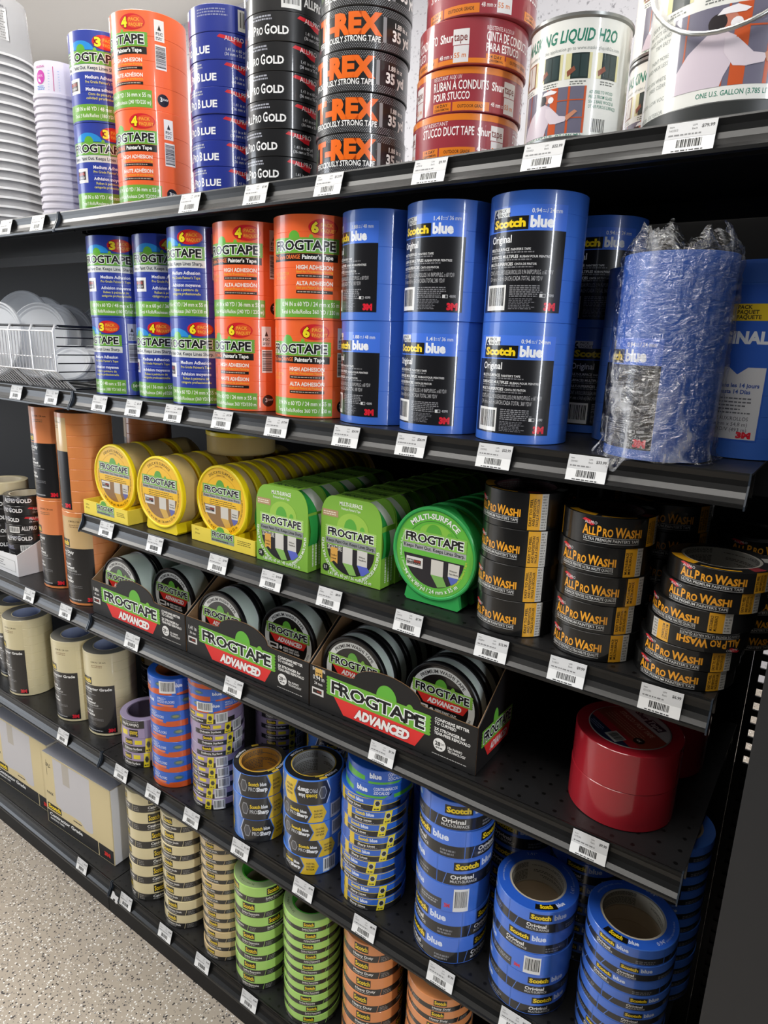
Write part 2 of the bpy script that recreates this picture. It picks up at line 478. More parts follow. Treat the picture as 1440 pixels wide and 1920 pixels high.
def D_frog_pack(kind, cnt, l1, l2, esp=False):
    """kind 'o' orange or 'b' blue wrapper"""
    d = Design(cnt + len(l1))
    o = kind == 'o'
    d.rect('#6fa83c', -66, 3, 52, 29)
    d.text('#eef2e6', l1, 50, 18.5, 6.2, w=92, b=.02, al='r'); d.text('#eef2e6', l2, 50, 8, 5.6, w=94, b=.015, al='r')
    if not o: d.ell('#2b8fd8', -22, 114, 26, 14, 24, 0, 180)
    hill(d, -29, 113, 18, 9.5); hill(d, 3, 113, 6, 4.5, '#7db83c')
    logo_ft(d, -62, 92, 110, 21)
    if o:
        d.rect('#171513', -62, 81, 47, 91.5)
        d.text('#f0783a', 'Pro Grade ORANGE', -60, 84, 5.6, w=50, b=.03); d.text('#f2f2ee', "Painter's Tape", -7, 84, 5.6, w=46, b=.03)
        d.text('#f4efe6', 'HIGH ADHESION', -16, 70, 5.4, w=55, b=.03); d.text('#f4b73a', 'Ideal for Production Painting', -16, 65, 3.4, w=55, b=.01)
        d.rect('#1c1714', -16, 58.5, 39, 63); d.micro('#b9a79a', -14, 59.5, 37, 62, 1, .6)
        d.text('#f4efe6', 'ALTA ADHESIÓN' if esp else 'HAUTE ADHÉSION', -16, 48, 5.4, w=55, b=.03); d.text('#f4b73a', 'Ideal para Pintura de Producción' if esp else "pour travaux de production", -16, 43, 3.4, w=55, b=.01)
        d.rect('#1c1714', -16, 36.5, 39, 41); d.micro('#b9a79a', -14, 37.5, 37, 40, 1, .6)
        d.text('#f4a53a', 'LASTS BETTER', -58, 62, 4, w=30, b=.01); d.text('#f4a53a', 'ADHESIVE', -58, 56, 4, w=24, b=.01)
    else:
        d.rect('#d5d8d4', -62, 80, 49, 91.5)
        d.text('#1b2440', 'Keeps Paint Out. Keeps Lines Sharp.', -59, 83.4, 5.4, w=104, b=.02)
        d.rect('#e4e2e0', -52, 46, -26, 70); d.rect('#2a1a18', -52, 51, -31, 65); d.text('#c9402c', 'BLOCK', -50, 59, 4, w=17, b=.03); d.text('#e4e2e0', 'TECHNOLOGY', -50, 53, 3, w=17, b=.03)
        d.text('#eef0f6', 'Medium Adhesion', -14, 69, 5.2, w=54, b=.02); d.text('#e0d860', "Pro Grade Painter's Tape", -14, 62, 4, w=54, b=.01)
        d.rect('#6f80c8', -14, 57.5, 38, 58)
        d.text('#eef0f6', 'Mediana adhesión' if esp else 'Adhésion moyenne', -14, 50, 5.2, w=54, b=.02)
        d.text('#e0d860', 'Cinta de pintura de' if esp else 'Ruban à peinture de', -10, 43, 4, w=46, b=.01); d.text('#e0d860', 'calidad profesional' if esp else 'catégorie professionnelle', -14, 36.5, 4, w=54, b=.01)
    d.ell('#d0202a', 24, 127, 22, 11.5); d.ell('#e0522a', 30, 127, 14, 9)
    d.out_text(str(cnt), 6, 120, 13, 11, '#8a1010', '#f6e128', .05, .1)
    d.text('#f4a43a', 'PACK', 20, 128, 4.6, w=18, b=.03); d.text('#f4a43a', 'PAQUET', 20, 120.5, 4.6, w=23, b=.03)
    # strip between the two printed faces
    d.rect('#e9e6e0' if o else '#aeb2c6', 60, 103, 76, 134); d.text('#2c2c2c', 'FSC', 62.5, 112, 4, w=11, b=.02)
    d.poly('#2c2c2c', [(65, 119), (68, 127), (71, 119)]); d.micro('#5a5a5a', 62, 105, 74, 110, 2)
    d.barcode(60, 62, 78, 98, False, '#e7e4de' if o else '#b9bccb')
    d.ell('#1a1716' if o else '#4d7c44', 70, 17, 9.5, 9.5); d.text('#e8e4de', '3' if o else '14', 65, 15, 6, b=.03); d.text('#e8e4de', 'DAY', 70, 17, 3, b=.02)
    return d
def D_pro(name, col, h):
    """small-cap white name, red brush stroke with script, size"""
    d = Design(len(name) + 3)
    d.rect(col, -90, .6, 68, h - .6)
    d.text('#eeeeee', 'A', -62, 8.5, 11.5, b=.03, xs=.6); d.text('#eeeeee', 'LL', -55, 8.5, 9, w=8, b=.03); d.text('#eeeeee', 'P', -46, 8.5, 11.5, b=.03, xs=.6)
    d.text('#eeeeee', 'RO', -40, 8.5, 9, w=11, b=.03)
    d.text('#f2f2f2', name[0], -26, 8.5, 11.8, b=.035, xs=.62); d.text('#f2f2f2', name[1:], -17.5, 8.5, 9.2, w=26, b=.035)
    d.micro('#a9abb6', -52, h - 11, -12, h - 3.5, 2, .55)
    d.poly('#d21f2c', [(20, h - 6.5), (24, h - 3), (40, h - 5), (58, h - 9), (56, h - 17), (48, h - 15.5), (36, h - 9.5), (24, h - 7.5)])
    d.text('#f1e8e8', 'ALLPRO', 31, h - 10.5, 6, w=29, b=-.005)
    d.text('#e4e4e8', '1.41 in x 60 yd', 33, 12, 4, w=30, b=0); d.text('#e4e4e8', '(36 mm x 55 m)', 31, 6, 4, w=33, b=0)
    return d
def D_pro_end(name, col, h):
    d = Design(9)
    d.rect(col, -90, .6, 90, h - .6)
    d.micro('#8f93b4', -50, h - 16, 5, h - 5, 3, .5); d.barcode(14, 4, 42, h - 4)
    d.text('#e8e8e8', 'ALLPRO', 46, 10, 10, w=36, b=.04)
    return d
def D_trex():
    d = Design(4)
    d.rect('#141415', -150, 1, 150, 47)
    for band in ((1.2, 9.2), (38.5, 46.8)):
        q = []; n = 0
        y = band[0]
        while y < band[1]:
            x = -120 + (n % 2) * 1.6
            while x < 120:
                q.append([(x, y + .7), (x + 1.1, y), (x + 2.2, y + .7), (x + 1.1, y + 1.4)]); x += 3.2
            y += 1.75; n += 1
        d.put(q, '#8c8d90')
    d.poly('#8e9093', [(48, 9.5), (53, 9.5), (53, 38), (48, 38)])
    d.text('#ee6b16', 'T-REX', -51, 17.5, 22, w=98, b=.06)
    d.text('#f4f4f2', 'FEROCIOUSLY STRONG TAPE', -51, 8.4, 6.4, w=96, b=.03)
    d.text('#eceae6', '1.88 in x', 66, 29, 5.6, w=26, b=.03); d.text('#eceae6', '35 yd', 62, 14, 11.5, w=34, b=.04)
    d.poly('#4d5f3c', [(-64, 14), (-54, 16), (-55, 35), (-62, 36)]); d.poly('#2d3b44', [(-80, 10), (-66, 14), (-65, 34), (-78, 38)])
    return d
def D_stucco(var):
    d = Design(6 + var)
    d.rect('#96303a', -160, 1, 160, 47)
    d.rect('#dc7a1e', -160, 40, 160, 47) if var != 1 else d.rect('#dc7a1e', -160, 1, 160, 6)
    t = (('UV RESISTANT', 'STUCCO DUCT TAPE', None), ('RESISTENTE A LOS UV', 'CINTA DE CONDUCTO', 'PARA ESTUCO'), ('RÉSISTANT AUX UV', 'RUBAN À CONDUITS', 'POUR STUCCO'))[var]
    for s, sh in ((0, 0), (1, 128), (2, -128)):
        d.text('#f0dedc', t[0], -28 + sh, 35, 4.2, w=36, b=0)
        d.text('#f6eeec', t[1], -28 + sh, 24, 9.2, w=68, b=.03)
        if t[2]: d.text('#f6eeec', t[2], -28 + sh, 13.6, 8, w=46, b=.03)
        d.rect('#dc7a1e', -28 + sh, 1.5, -4 + sh, 11); d.rect('#dc7a1e', -2 + sh, 1.5, 42 + sh, 11)
        d.text('#3b2418', '14 DAY', -24 + sh, 6.5, 3.2, w=16, b=.01); d.text('#3b2418', 'CLEAN REMOVAL', -26 + sh, 2.8, 2.4, w=20, b=.01); d.text('#3b2418', 'OUTDOOR GRADE', 4 + sh, 4.5, 3.4, w=32, b=.01)
        d.text('#f2ecea', 'Shur', 44 + sh, 24, 8.5, w=17, b=.03); d.rect('#e2dedd', 61 + sh, 20, 80 + sh, 36); d.text('#7a3a36', 'tape', 62 + sh, 24, 8.5, w=16, b=.01)
        d.rect('#dcd8d8', 62 + sh, 2, 80 + sh, 19.2); d.text('#efe6e4', '48 mm x', 44 + sh, 7, 4.6, w=17, b=.01); d.text('#d8762a', '55 m', 63 + sh, 7, 5, w=14, b=.01)
    return d
def D_can(r, gallon=False):
    """paper can label; the photo strip shows a figure in white at a window"""
    d = Design(8); k = r / 54.0; H = 117 if not gallon else 185; R2 = PI * r
    d.rect('#e4e4de', -R2 + .5, 3, R2 - .5, H - 3)
    G = '#1f7a62'
    def figure(u, v, w, h):
        d.rect('#6d6a7c', u, v, u + w, v + h)
        for f in (0.12, .44): d.rect('#b6562e', u + w * f, v, u + w * (f + .015), v + h)
        d.rect('#c4562c', u + w * .50, v, u + w * .61, v + h)
        for f in (.75, .97): d.rect('#c4562c', u + w * f, v, u + w * (f + .03), v + h)
        for f in (.32, .70): d.rect('#c4562c', u + w * .6, v + h * f, u + w, v + h * (f + .022))
        pts = [(0, 0), (.06, .25), (.16, .48), (.30, .66), (.42, .69), (.52, .60), (.60, .40), (.74, .36), (.86, .50), (.90, .46), (.78, .28), (.62, .22), (.50, .26), (.46, .12), (.44, 0)]
        d.poly('#cfc2cc', [(u + w * a, v + h * b) for a, b in ((0, 0), (.06, .25), (.16, .48), (.30, .66), (.42, .69), (.52, .60), (.50, .26), (.46, .12), (.44, 0))])
        d.poly('#d8ccd4', [(u + w * a, v + h * b) for a, b in ((.44, .60), (.53, .58), (.66, .38), (.62, .22), (.52, .24), (.44, .42))])
        d.poly('#d8ccd4', [(u + w * a, v + h * b) for a, b in ((.60, .40), (.76, .36), (.74, .26), (.60, .22))])
        d.poly('#c88a6c', [(u + w * a, v + h * b) for a, b in ((.74, .37), (.86, .50), (.90, .46), (.76, .26))])
        d.ell('#c07a66', u + w * .46, v + h * .80, w * .06, h * .10, 16); d.ell('#2a2426', u + w * .37, v + h * .79, w * .07, h * .11, 16)
        d.ell('#ece8ea', u + w * .51, v + h * .76, w * .045, h * .07, 14); d.poly('#ece8ea', [(u + w * .36, v + h * .88), (u + w * .56, v + h * .88), (u + w * .60, v + h * .92), (u + w * .50, v + h * .98), (u + w * .40, v + h * .95)])
    if not gallon:
        for sh in (0, 2 * PI * r * .5):
            if sh: break
            d.text(G, 'MASKING LIQUID H2O', -51, 93, 11, w=112, b=.035, shear=.14)
            d.text('#8b918d', 'For information and video application go to www.maskingliquidh2o.com', -56, 85, 3.2, w=122, b=0)
            for i, u in enumerate((-54, -22, 8, 40)):
                d.rect('#d9d3a2', u, 58, u + 27, 82)
                d.rect('#8a5a44' if i == 0 else '#21302f', u + 6, 58, u + 24, 82)
                d.rect('#cfcac4' if i == 0 else '#2f4040', u + 7.5, 59.5, u + 14.4, 80.5); d.rect('#cfcac4' if i == 0 else '#2f4040', u + 15.6, 59.5, u + 22.5, 80.5)
                d.poly('#8a4f3c', [(u + 3, 60), (u + 11, 66), (u + 9, 70), (u + 2, 65)])
                d.micro('#6f726e', u + 6, 52, u + 24, 56.5, 2)
            figure(-44, 6, 76, 45)
            d.text(G, 'QUART (NET 32 FL. OZ / 946 ML)', -40, 2.0, 3.4, w=70, b=.01)
            for i, t in enumerate(('ADHERES TO WOOD', 'PEELS FROM GLASS', 'SEALS BARE WOOD &', 'OTHER POROUS SURFACES')): d.text(G, t, 35, 44 - i * 4.6, 3, w=(28, 28, 30, 34)[i], b=.01)
            d.barcode(38, 4, 58, 22, True, None)
    else:
        figure(-46, 26, 118, 68)
        d.text(G, 'ONE U.S. GALLON (3.785 LITERS)', -14, 18, 4.4, w=74, b=.01)
        for i, t in enumerate(('QUICK DRYING', 'PROTECTS GLASS', 'MAKES SASH AND', 'TRIM EASY', '', 'PAINT MORE', 'AND MASK LESS', '', 'GOES ON WHITE,', 'DRIES CLEAR', '', 'NO ODOR - LOW VOC', '', 'INTERIOR - EXTERIOR')):
            if t: d.text('#8b918d', t, -50, 96 - i * 6.3, 3.6, b=0, al='r', xs=.95)
        d.text(G, 'MASKING LIQUID H2O', -66, 150, 15, w=150, b=.035, shear=.14)
        for i, u in enumerate((-60, -22, 16, 54)):
            d.rect('#d9d3a2', u, 104, u + 32, 138); d.rect('#21302f', u + 7, 104, u + 28, 138)
            d.micro('#6f726e', u + 6, 97, u + 26, 102, 2)
    return d
def D_washi(h, fr=0, tagw=1):
    d = Design(3 + fr)
    d.rect('#111111', -150, .5, 150, h - .5)
    k = 1.0 if h > 30 else .82
    y = h * .36 if h > 30 else 8.6
    for sh in (0, 171):
        cx = -26 + sh; q = 1 / k
        d.text('#efa42a', 'A', cx - 24, y, 11.5 * k, b=.04, xs=.62 * q); d.text('#efa42a', 'LL', cx - 16, y, 9 * k, w=8.5, b=.04); d.text('#efa42a', 'P', cx - 6.3, y, 11.5 * k, b=.04, xs=.62 * q)
        d.text('#efa42a', 'RO', cx + .6, y, 9 * k, w=11.5, b=.04); d.text('#efa42a', 'W', cx + 14, y, 11.5 * k, b=.04, xs=.66 * q); d.text('#efa42a', 'ASHI', cx + 25, y, 9 * k, w=21.5, b=.04)
        d.text('#d8d8d6', "ULTRA PREMIUM PAINTER'S TAPE" if not fr else 'RUBAN DE PEINTRE ULTRA HAUTE QUALITÉ', cx - 22, y - 6.6 * k, 3.4 * k, w=66, b=.01)
        d.rect('#c9c9c8', cx - 22, y - 2.0 * k, cx + 44, y - 1.5 * k); d.rect('#c9c9c8', cx - 22, y - 8.6 * k, cx + 44, y - 8.1 * k)
        d.poly('#c8222f', [(cx - 26, y + 17 * k), (cx - 22, y + 19 * k), (cx - 14, y + 17 * k), (cx - 10, y + 12 * k), (cx - 14, y + 11 * k), (cx - 19, y + 14 * k)])
        d.text('#e9e2e2', 'ALLPRO', cx - 22, y + 13 * k, 3.4 * k, w=15, b=-.005)
        if h > 30 or tagw:
            u = cx + 56
            d.rect('#e3a524', u, .5, u + 16, h - .5)
            for i, t in enumerate(('EASY TO PEEL', 'AND REPOSITION', 'FACILE À DÉCOLLER') if not fr else ('MULTI-SURFACE', 'MULTISURFACE')):
                d.text('#1a1510', t, u + 4.5 + i * 4.4, h * .12, 3, w=h * .74, b=.02, rot=90)
            d.rect('#c7c5bf', u + 16, .5, u + 25, h - .5); d.micro('#8d8b86', u + 17, 2, u + 24, h - 2, int(h / 4))
    d.rect('#e3a524', -150 + 40, .5, -150 + 58, h - .5)
    return d
def D_band(tape, h, name, frac=.40, name2=None, blue=False, scale=1.0, per=88.0):
    """tape coloured upper band with black name box, dark band below"""
    d = Design(int(h) + len(name))
    b = h * frac
    d.rect(tape, -per / 2, .4, per / 2, h - .4)
    d.rect('#262524', -per / 2, .4, per / 2, b)
    d.poly(tape, [(12, .4), (12.8, .4), (16.0, b), (15.2, b)])
    k = scale
    d.scotch(-32, b + (h - b) * .12, 27 * k, (h - b) * .74)
    if blue: d.text('#dfe6f6', 'blue', -32 + 28.5 * k, b + (h - b) * .22, (h - b) * .48, w=17 * k, b=.02)
    d.text('#eceae6', name, -34, b * .48, b * .33, w=38 * k, b=.03)
    d.micro('#a09e9a', -34, b * .16, 2, b * .4, 1, .55)
    d.micro('#8a8884', 18, b * .15, per / 2 - 11, b * .85, 3, .5)
    return d
def D_delicate(h, barc=True, flip=False):
    d = Design(int(h) + 2)
    b = h * .44
    d.rect('#a796b4', -60, .4, 60, h - .4); d.rect('#222121', -60, .4, 60, b)
    d.scotch(-46, b + (h - b) * .14, 21, (h - b) * .72)
    d.text('#eceae6', 'Delicate Surface', -48, b * .42, b * .36, w=43, b=.03); d.micro('#8f8d8a', -48, b * .1, -8, b * .36, 1, .5)
    d.poly('#ecd72a', [(2, .4), (15, .4), (17, h - .4), (4, h - .4)]); d.ell('#8d8a54', 9.5, h * .56, 4.6, h * .26, 6); d.ell('#33322a', 9.5, h * .56, 3.6, h * .20, 6); d.micro('#4b4820', 4, h * .08, 14, h * .22, 1, .7)
    d.rect('#ecd72a', -20, b + (h - b) * .25, -4, b + (h - b) * .75)
    d.barcode(20, .8, 44, h - .8)
    return d
def D_floor(h, bc=False):
    d = Design(int(h) + bc)
    d.rect('#2c66cc', -90, .4, 90, h - .4)
    for sh in (-62, 58):
        d.poly('#d4571f', [(sh - 52, .4), (sh + 58, .4), (sh + 58, h * .42), (sh + 14, h * .34), (sh + 12, h * .22), (sh - 10, h * .34), (sh - 52, h * .12)])
        d.poly('#e8825a', [(sh - 30, h * .36), (sh + 6, h * .30), (sh + 6, h * .42), (sh - 30, h * .47)])
        d.text('#e8ecf4', 'WALLS +', sh - 30, h * .72, h * .16, w=20, b=.01); d.text('#e8ecf4', 'WOOD FLOORS', sh - 30, h * .52, h * .16, w=38, b=.01)
        d.ell('#3a6a8a', sh + 33, h * .66, 11, h * .16, 10); d.ell('#8a8f58', sh + 33, h * .67, 7, h * .08, 10)
        d.text('#e8ecf4', 'blue', sh + 62, h * .5, h * .24, w=18, b=.04)
    if bc: d.barcode(-30, h * .12, 4, h * .88)
    return d
def D_trim(h):
    d = Design(5)
    d.rect('#2360c4', -90, .4, 90, h - .4)
    d.poly('#52b034', [(-80, h * .1), (-36, h * .2), (-36, h * .5), (-80, h * .7)]); d.poly('#52b034', [(-30, h * .06), (20, h * .12), (34, h * .5), (30, h * .3), (14, h * .26), (-30, h * .22)])
    d.poly('#52b034', [(36, h * .1), (80, h * .2), (80, h * .5), (36, h * .36)])
    d.text('#e8eef8', 'blue', -28, h * .46, h * .34, w=20, b=.05)
    d.text('#e8eef8', 'CONTRAMARCOS', 2, h * .66, h * .2, w=40, b=.02); d.text('#e8eef8', 'ZÓCALOS', 2, h * .38, h * .2, w=26, b=.02)
    return d
def D_sharp(h):
    d = Design(7)
    b = h * .42
    d.rect('#2f68cc', -60, .4, 60, h - .4); d.rect('#1c1c1c', -60, .4, 60, b); d.rect('#e0c82a', -60, b, 60, b + 1.0); d.rect('#e0c82a', -60, h - 1.6, 60, h - .4)
    d.text('#f0d628', 'Scotch', -40, b + (h - b) * .32, (h - b) * .42, w=18, b=.05); d.text('#dfe8f8', 'blue', -20, b + (h - b) * .32, (h - b) * .42, w=13, b=.05)
    d.text('#eceae6', 'Sharp Lines', -41, b * .42, b * .38, w=30, b=.03); d.micro('#8f8d8a', -41, b * .1, -4, b * .34, 1, .5)
    d.poly('#f0dc28', [(8, .2), (21, .2), (25, h - .2), (12, h - .2)]); d.ell('#d8d8c8', 16.6, h * .60, 5, h * .27, 6); d.ell('#262626', 16.6, h * .60, 4.0, h * .21, 6); d.micro('#3c3a20', 11, h * .08, 20, h * .2, 1, .8)
    d.rect('#e0c030', -58, .4, -48, h - .4)
    return d
def D_prosharp(h, var=0):
    d = Design(12 + var)
    d.rect('#4f80d0', -88, .5, 88, h - .5)
    d.micro('#37588f', -86, h * .1, -60, h * .9, 6, .4)
    m = h * .5
    d.poly('#232427', [(-38, .5), (12, .5), (20, m), (12, h - .5), (-38, h - .5), (-46, m)][0:6])
    d.poly('#dfe2e8', [(-40, .5), (-38.6, .5), (-46.6, m), (-48, m)]); d.poly('#dfe2e8', [(-40, h - .5), (-48, m), (-46.6, m), (-38.6, h - .5)])
    d.poly('#e2bd2c', [(14, .5), (40, .5), (48, m), (40, h - .5), (14, h - .5), (22, m)])
    d.ell('#9a9ca2', -32, m, 7.5, h * .30, 6); d.ell('#4a4c52', -32, m, 6.2, h * .25, 6)
    d.text('#f0d02a', 'Scotch', -22, h * .54, h * .15, w=20, b=.05); d.text('#eceef2', 'blue', 0, h * .54, h * .15, w=12, b=.05)
    d.text('#cfd2d8', 'PRO', -22, h * .30, h * .17, w=14, b=.01); d.text('#eef0f4', 'Sharp', -7, h * .30, h * .17, w=21, b=.06)
    for i in range(3): d.text('#2a2410', ('NUESTRA', 'LINEA MAS', 'NITIDA')[i], 25, h * (.62 - .17 * i), h * .10, w=15, b=.03)
    d.barcode(56, h * .08, 82, h * .9)
    d.poly('#e2bd2c', [(-88, .5), (-78, .5), (-70, m), (-78, h - .5), (-88, h - .5)])
    return d
def D_bluebar(h, bc=False):
    """blue film over the roll with black lower band"""
    d = Design(int(h) + 20 + bc)
    b = h * .46
    k = h / 34.0 if h > 30 else .8
    d.rect('#4878dc', -61, .5, 61, h - .5)
    if not bc:
        d.rect('#202124', -61, 1.6, 61, b); d.poly('#5f86d8', [(-52, 1.6), (-51, 1.6), (-46, b), (-47, b)])
        d.scotch(-15 - 15 * k, b + (h - b) * .2, 30 * k, (h - b) * .58); d.text('#dfe8fb', 'blue', -15 + 17.5 * k, b + (h - b) * .3, (h - b) * .42, w=19 * k, b=.04)
        d.text('#eceae6', 'Original', -15 - 18 * k, b * .56, b * .32, w=26 * k, b=.03); d.text('#cfcfcf', 'MULTI-SURFACE', -15 - 18 * k, b * .26, b * .2, w=30 * k, b=.02)
        d.micro('#7d7f86', 24, b * .2, 50, b * .7, 2, .6)
    else:
        d.rect('#3b3c40', -61, 1.6, 18, b); d.micro('#9a9ca2', -20, b * .4, 16, b * .8, 2, .6)
        d.text('#d83048', '3M', 22, b * .4, b * .3, w=9, b=.06); d.barcode(36, 2, 60, h - 5)
        d.text('#f0d628', 'Scotch', -60, b + (h - b) * .3, (h - b) * .42, w=24, b=.05); d.text('#dfe8fb', 'blue', -34, b + (h - b) * .3, (h - b) * .42, w=18, b=.04)
    return d
def D_maskpack(kind, h):
    """tall pack with black label; kind 't' tan, 'o' orange, 'w' orange pack with tan label head"""
    d = Design(14 + len(kind)); T = {'t': '#d9cda4', 'o': '#e08a56', 'w': '#d3b27e'}[kind]
    d.rect(T, -60, 6, 52, h - 10); d.rect('#1b1b1d', -60, 6, 52, h * .62)
    d.text('#4a3a22', '0.94 IN / 24 mm', 0, h - 22, 4.2, w=36, b=.01); d.micro('#8a6a48', 0, h - 34, 36, h - 26, 2, .4)
    d.scotch(-42, h * .63, 40, 18)
    n = ('Contractor Grade', 'Catégorie', 'entrepreneur', 'Calidad de', 'contratista') if kind == 't' else ('Heavy Duty', 'Haut', 'rendement', 'Trabajo', 'Pesado')
    y = h * .56
    d.text('#f2f2f0', n[0], 46 if kind == 't' else 8, y, 6.6, w=84 if kind == 't' else 50, b=.03, al='r'); d.text('#dcdcda', 'MASKING TAPE', -38, y - 7, 4.2, w=34, b=.03); d.micro('#808084', -38, y - 14, 20, y - 9, 1, .4)
    d.text('#f2f2f0', n[1], -38, y - 28, 6.2, w=34, b=.03); d.text('#f2f2f0', n[2], -38, y - 36, 6.2, w=44, b=.03); d.text('#c4c4c2', 'DE MASQUAGE', -30, y - 42, 4, w=42, b=.02); d.micro('#808084', -36, y - 48, 40, y - 44, 1, .4)
    d.text('#f2f2f0', n[3], -38, y - 60, 6.2, w=34, b=.03); d.text('#f2f2f0', n[4], -38, y - 68, 6.2, w=38, b=.03); d.micro('#808084', -36, y - 80, 40, y - 73, 2, .4)
    d.micro('#5c5c60', -38, 24, 10, 34, 3, .5); d.micro('#b0b0b2', -30, 10, 24, 14, 1, .7)
    d.text('#e02436', '3M', 32, 10, 8, w=16, b=.07)
    return d
# ------------------------------------------------------------------ the setting
Z1, Z2, Z3, Z4, Z5, Z6 = 1.5947, 1.2602, 1.0067, 0.7792, 0.4368, 0.0783
LEFT, RIGHT, BACK = -1.62, 1.22, 0.44
def slab(name, x0, y0, z0, x1, y1, z1, mat):
    return struct(MB().box(x0, y0, z0, x1, y1, z1, mat).obj(name))
slab('floor', -4.2, -3.4, -0.06, 4.4, 2.3, 0.0, floor_material())
slab('wall_back', -4.2, 2.3, 0.0, 4.4, 2.4, 3.2, wall_material())
slab('wall_left', -4.3, -3.4, 0.0, -4.2, 2.4, 3.2, M('#b8b7ba', .8))
slab('ceiling', -4.2, -3.4, 3.2, 4.4, 2.4, 3.26, M('#e6e4de', .8))

# gondola frame: back panels, slotted uprights, kick plates
for x0, x1, wh in ((LEFT, -0.0185, 'left'), (0.0185, RIGHT + .003, 'right')):
    tag(MB().box(x0, BACK - .012, 0.0, x1, BACK, Z1 - .010, M_BLACK).obj('back_panel'), 'black steel back panel behind the shelves of the %s bay' % wh, 'panel')
tag(MB().prism([(RIGHT + .040, .0), (1.60, .0), (1.60, Z1 - .01), (RIGHT + .040, Z1 - .01)], 'y', BACK - .010, BACK, M_BLACK).prism([(RIGHT + .003, 0), (RIGHT + .040, 0), (RIGHT + .040, .69), (RIGHT + .003, .69)], 'y', BACK + .0005, BACK + .010, M_BLACK).obj('back_panel'), 'added black panel keeping the gap right of the shelves dark', 'panel')  # added panel, blocks the bright view through the gap and lower slots
def upright(x, label):
    mb = MB(); w = .018
    z = 0.0
    mb.box(x - w, BACK - .004, 0, x - .006, BACK, Z1 + .01, M_BLACK); mb.box(x + .006, BACK - .004, 0, x + w, BACK, Z1 + .01, M_BLACK)
    while z < Z1:
        mb.box(x - .006, BACK - .004, z, x + .006, BACK, z + .0115, M_BLACK); z += .0254
    tag(mb.obj('slotted_upright'), label, 'upright')
upright(0.0, 'black slotted upright at the back between both bays'); upright(RIGHT + .0215, 'black slotted upright at the back of the right end, light through slots')
for x0, x1, wh in ((LEFT, -.001, 'left'), (.001, RIGHT, 'right')):
    tag(MB().box(x0, -.011, 0.0, x1, .006, Z6 - .0352, M_BLACK).obj('kick_plate'), 'black kick plate on the floor under the %s base deck' % wh, 'kick plate')
e = MB(); e.box(1.2662, -.10, 0.0, 1.60, .42, 1.52, M('#262627', .5, .4))
tag(e.obj('end_column'), 'tall dark grey end column standing right of the shelves', 'column')

def lip_profile(t=0.0):
    """front price channel, concave, from top edge to toe: (y, z)"""
    return [(0.0, 0.0), (-.0005, -.002), (.0012, -.008), (.0012, -.014), (-.0008, -.020), (-.0045, -.026), (-.0095, -.0305), (-.0125, -.0310), (-.0125, -.0345), (-.004, -.0345), (.004, -.030), (.004, -.001)]
def shelf(x0, x1, z, label, base=False, lcap=True):
    t = thing('metal_shelf', label, 'shelf', ((x0 + x1) / 2, 0, z))
    h = (x1 - x0) / 2 - .0012
    d = MB(); d.box(-h, .003, -.003, h, BACK - .032, -.0004, M_SHELF)
    d.box(-h, .03, -.03, h, .033, -.003, M_RAIL); d.box(-h, BACK - .07, -.03, h, BACK - .067, -.003, M_RAIL)
    d.obj('deck', t)
    MB().prism(lip_profile(), 'x', -h, h, M_RAIL).obj('price_channel', t)
    for s, on in ((-1, lcap), (1, True)):
        if on:
            c = MB(); c.prism([(.004, .0008), (-.002, .0008), (-.004, -.012), (-.0135, -.032), (-.0135, -.0365), (.004, -.034)], 'x', s * h - .0018 * (s > 0) - .0, s * h + .0018 * (s < 0), M_CAP); c.obj('end_cap', t)
    if not base:
        for s in (-1, 1):
            MB().prism([(.05, -.004), (BACK - .03, -.004), (BACK - .03, -.09), (BACK - .06, -.09), (.05, -.03)], 'x', s * (h - .006), s * (h - .009), M_BLACK).obj('bracket', t)
    return t
shelf(LEFT, 0, Z1, 'black top shelf of the left bay under the stacked mixing cups')
shelf(0, RIGHT + .02, Z1, 'black top shelf of the right bay under the paint cans')
shelf(LEFT, 0, Z2, 'black second shelf of the left bay under the wire basket')
shelf(0, RIGHT, Z2, 'black second shelf of the right bay under the tall blue packs')
shelf(0, RIGHT, Z3, 'black third shelf of the right bay under yellow and green cases')
shelf(LEFT, 0, Z4, 'black shelf of the left bay under the orange masking packs')
shelf(0, RIGHT, Z4, 'black fourth shelf of the right bay under the black display boxes')
shelf(LEFT, 0, Z5, 'black shelf of the left bay under the cream masking packs')
shelf(0, RIGHT, Z5, 'black fifth shelf of the right bay under mixed blue rolls')
shelf(LEFT, 0, Z6, 'black base deck of the left bay under the cartons', True)
shelf(0, RIGHT, Z6, 'black base deck of the right bay under cream and green rolls', True)

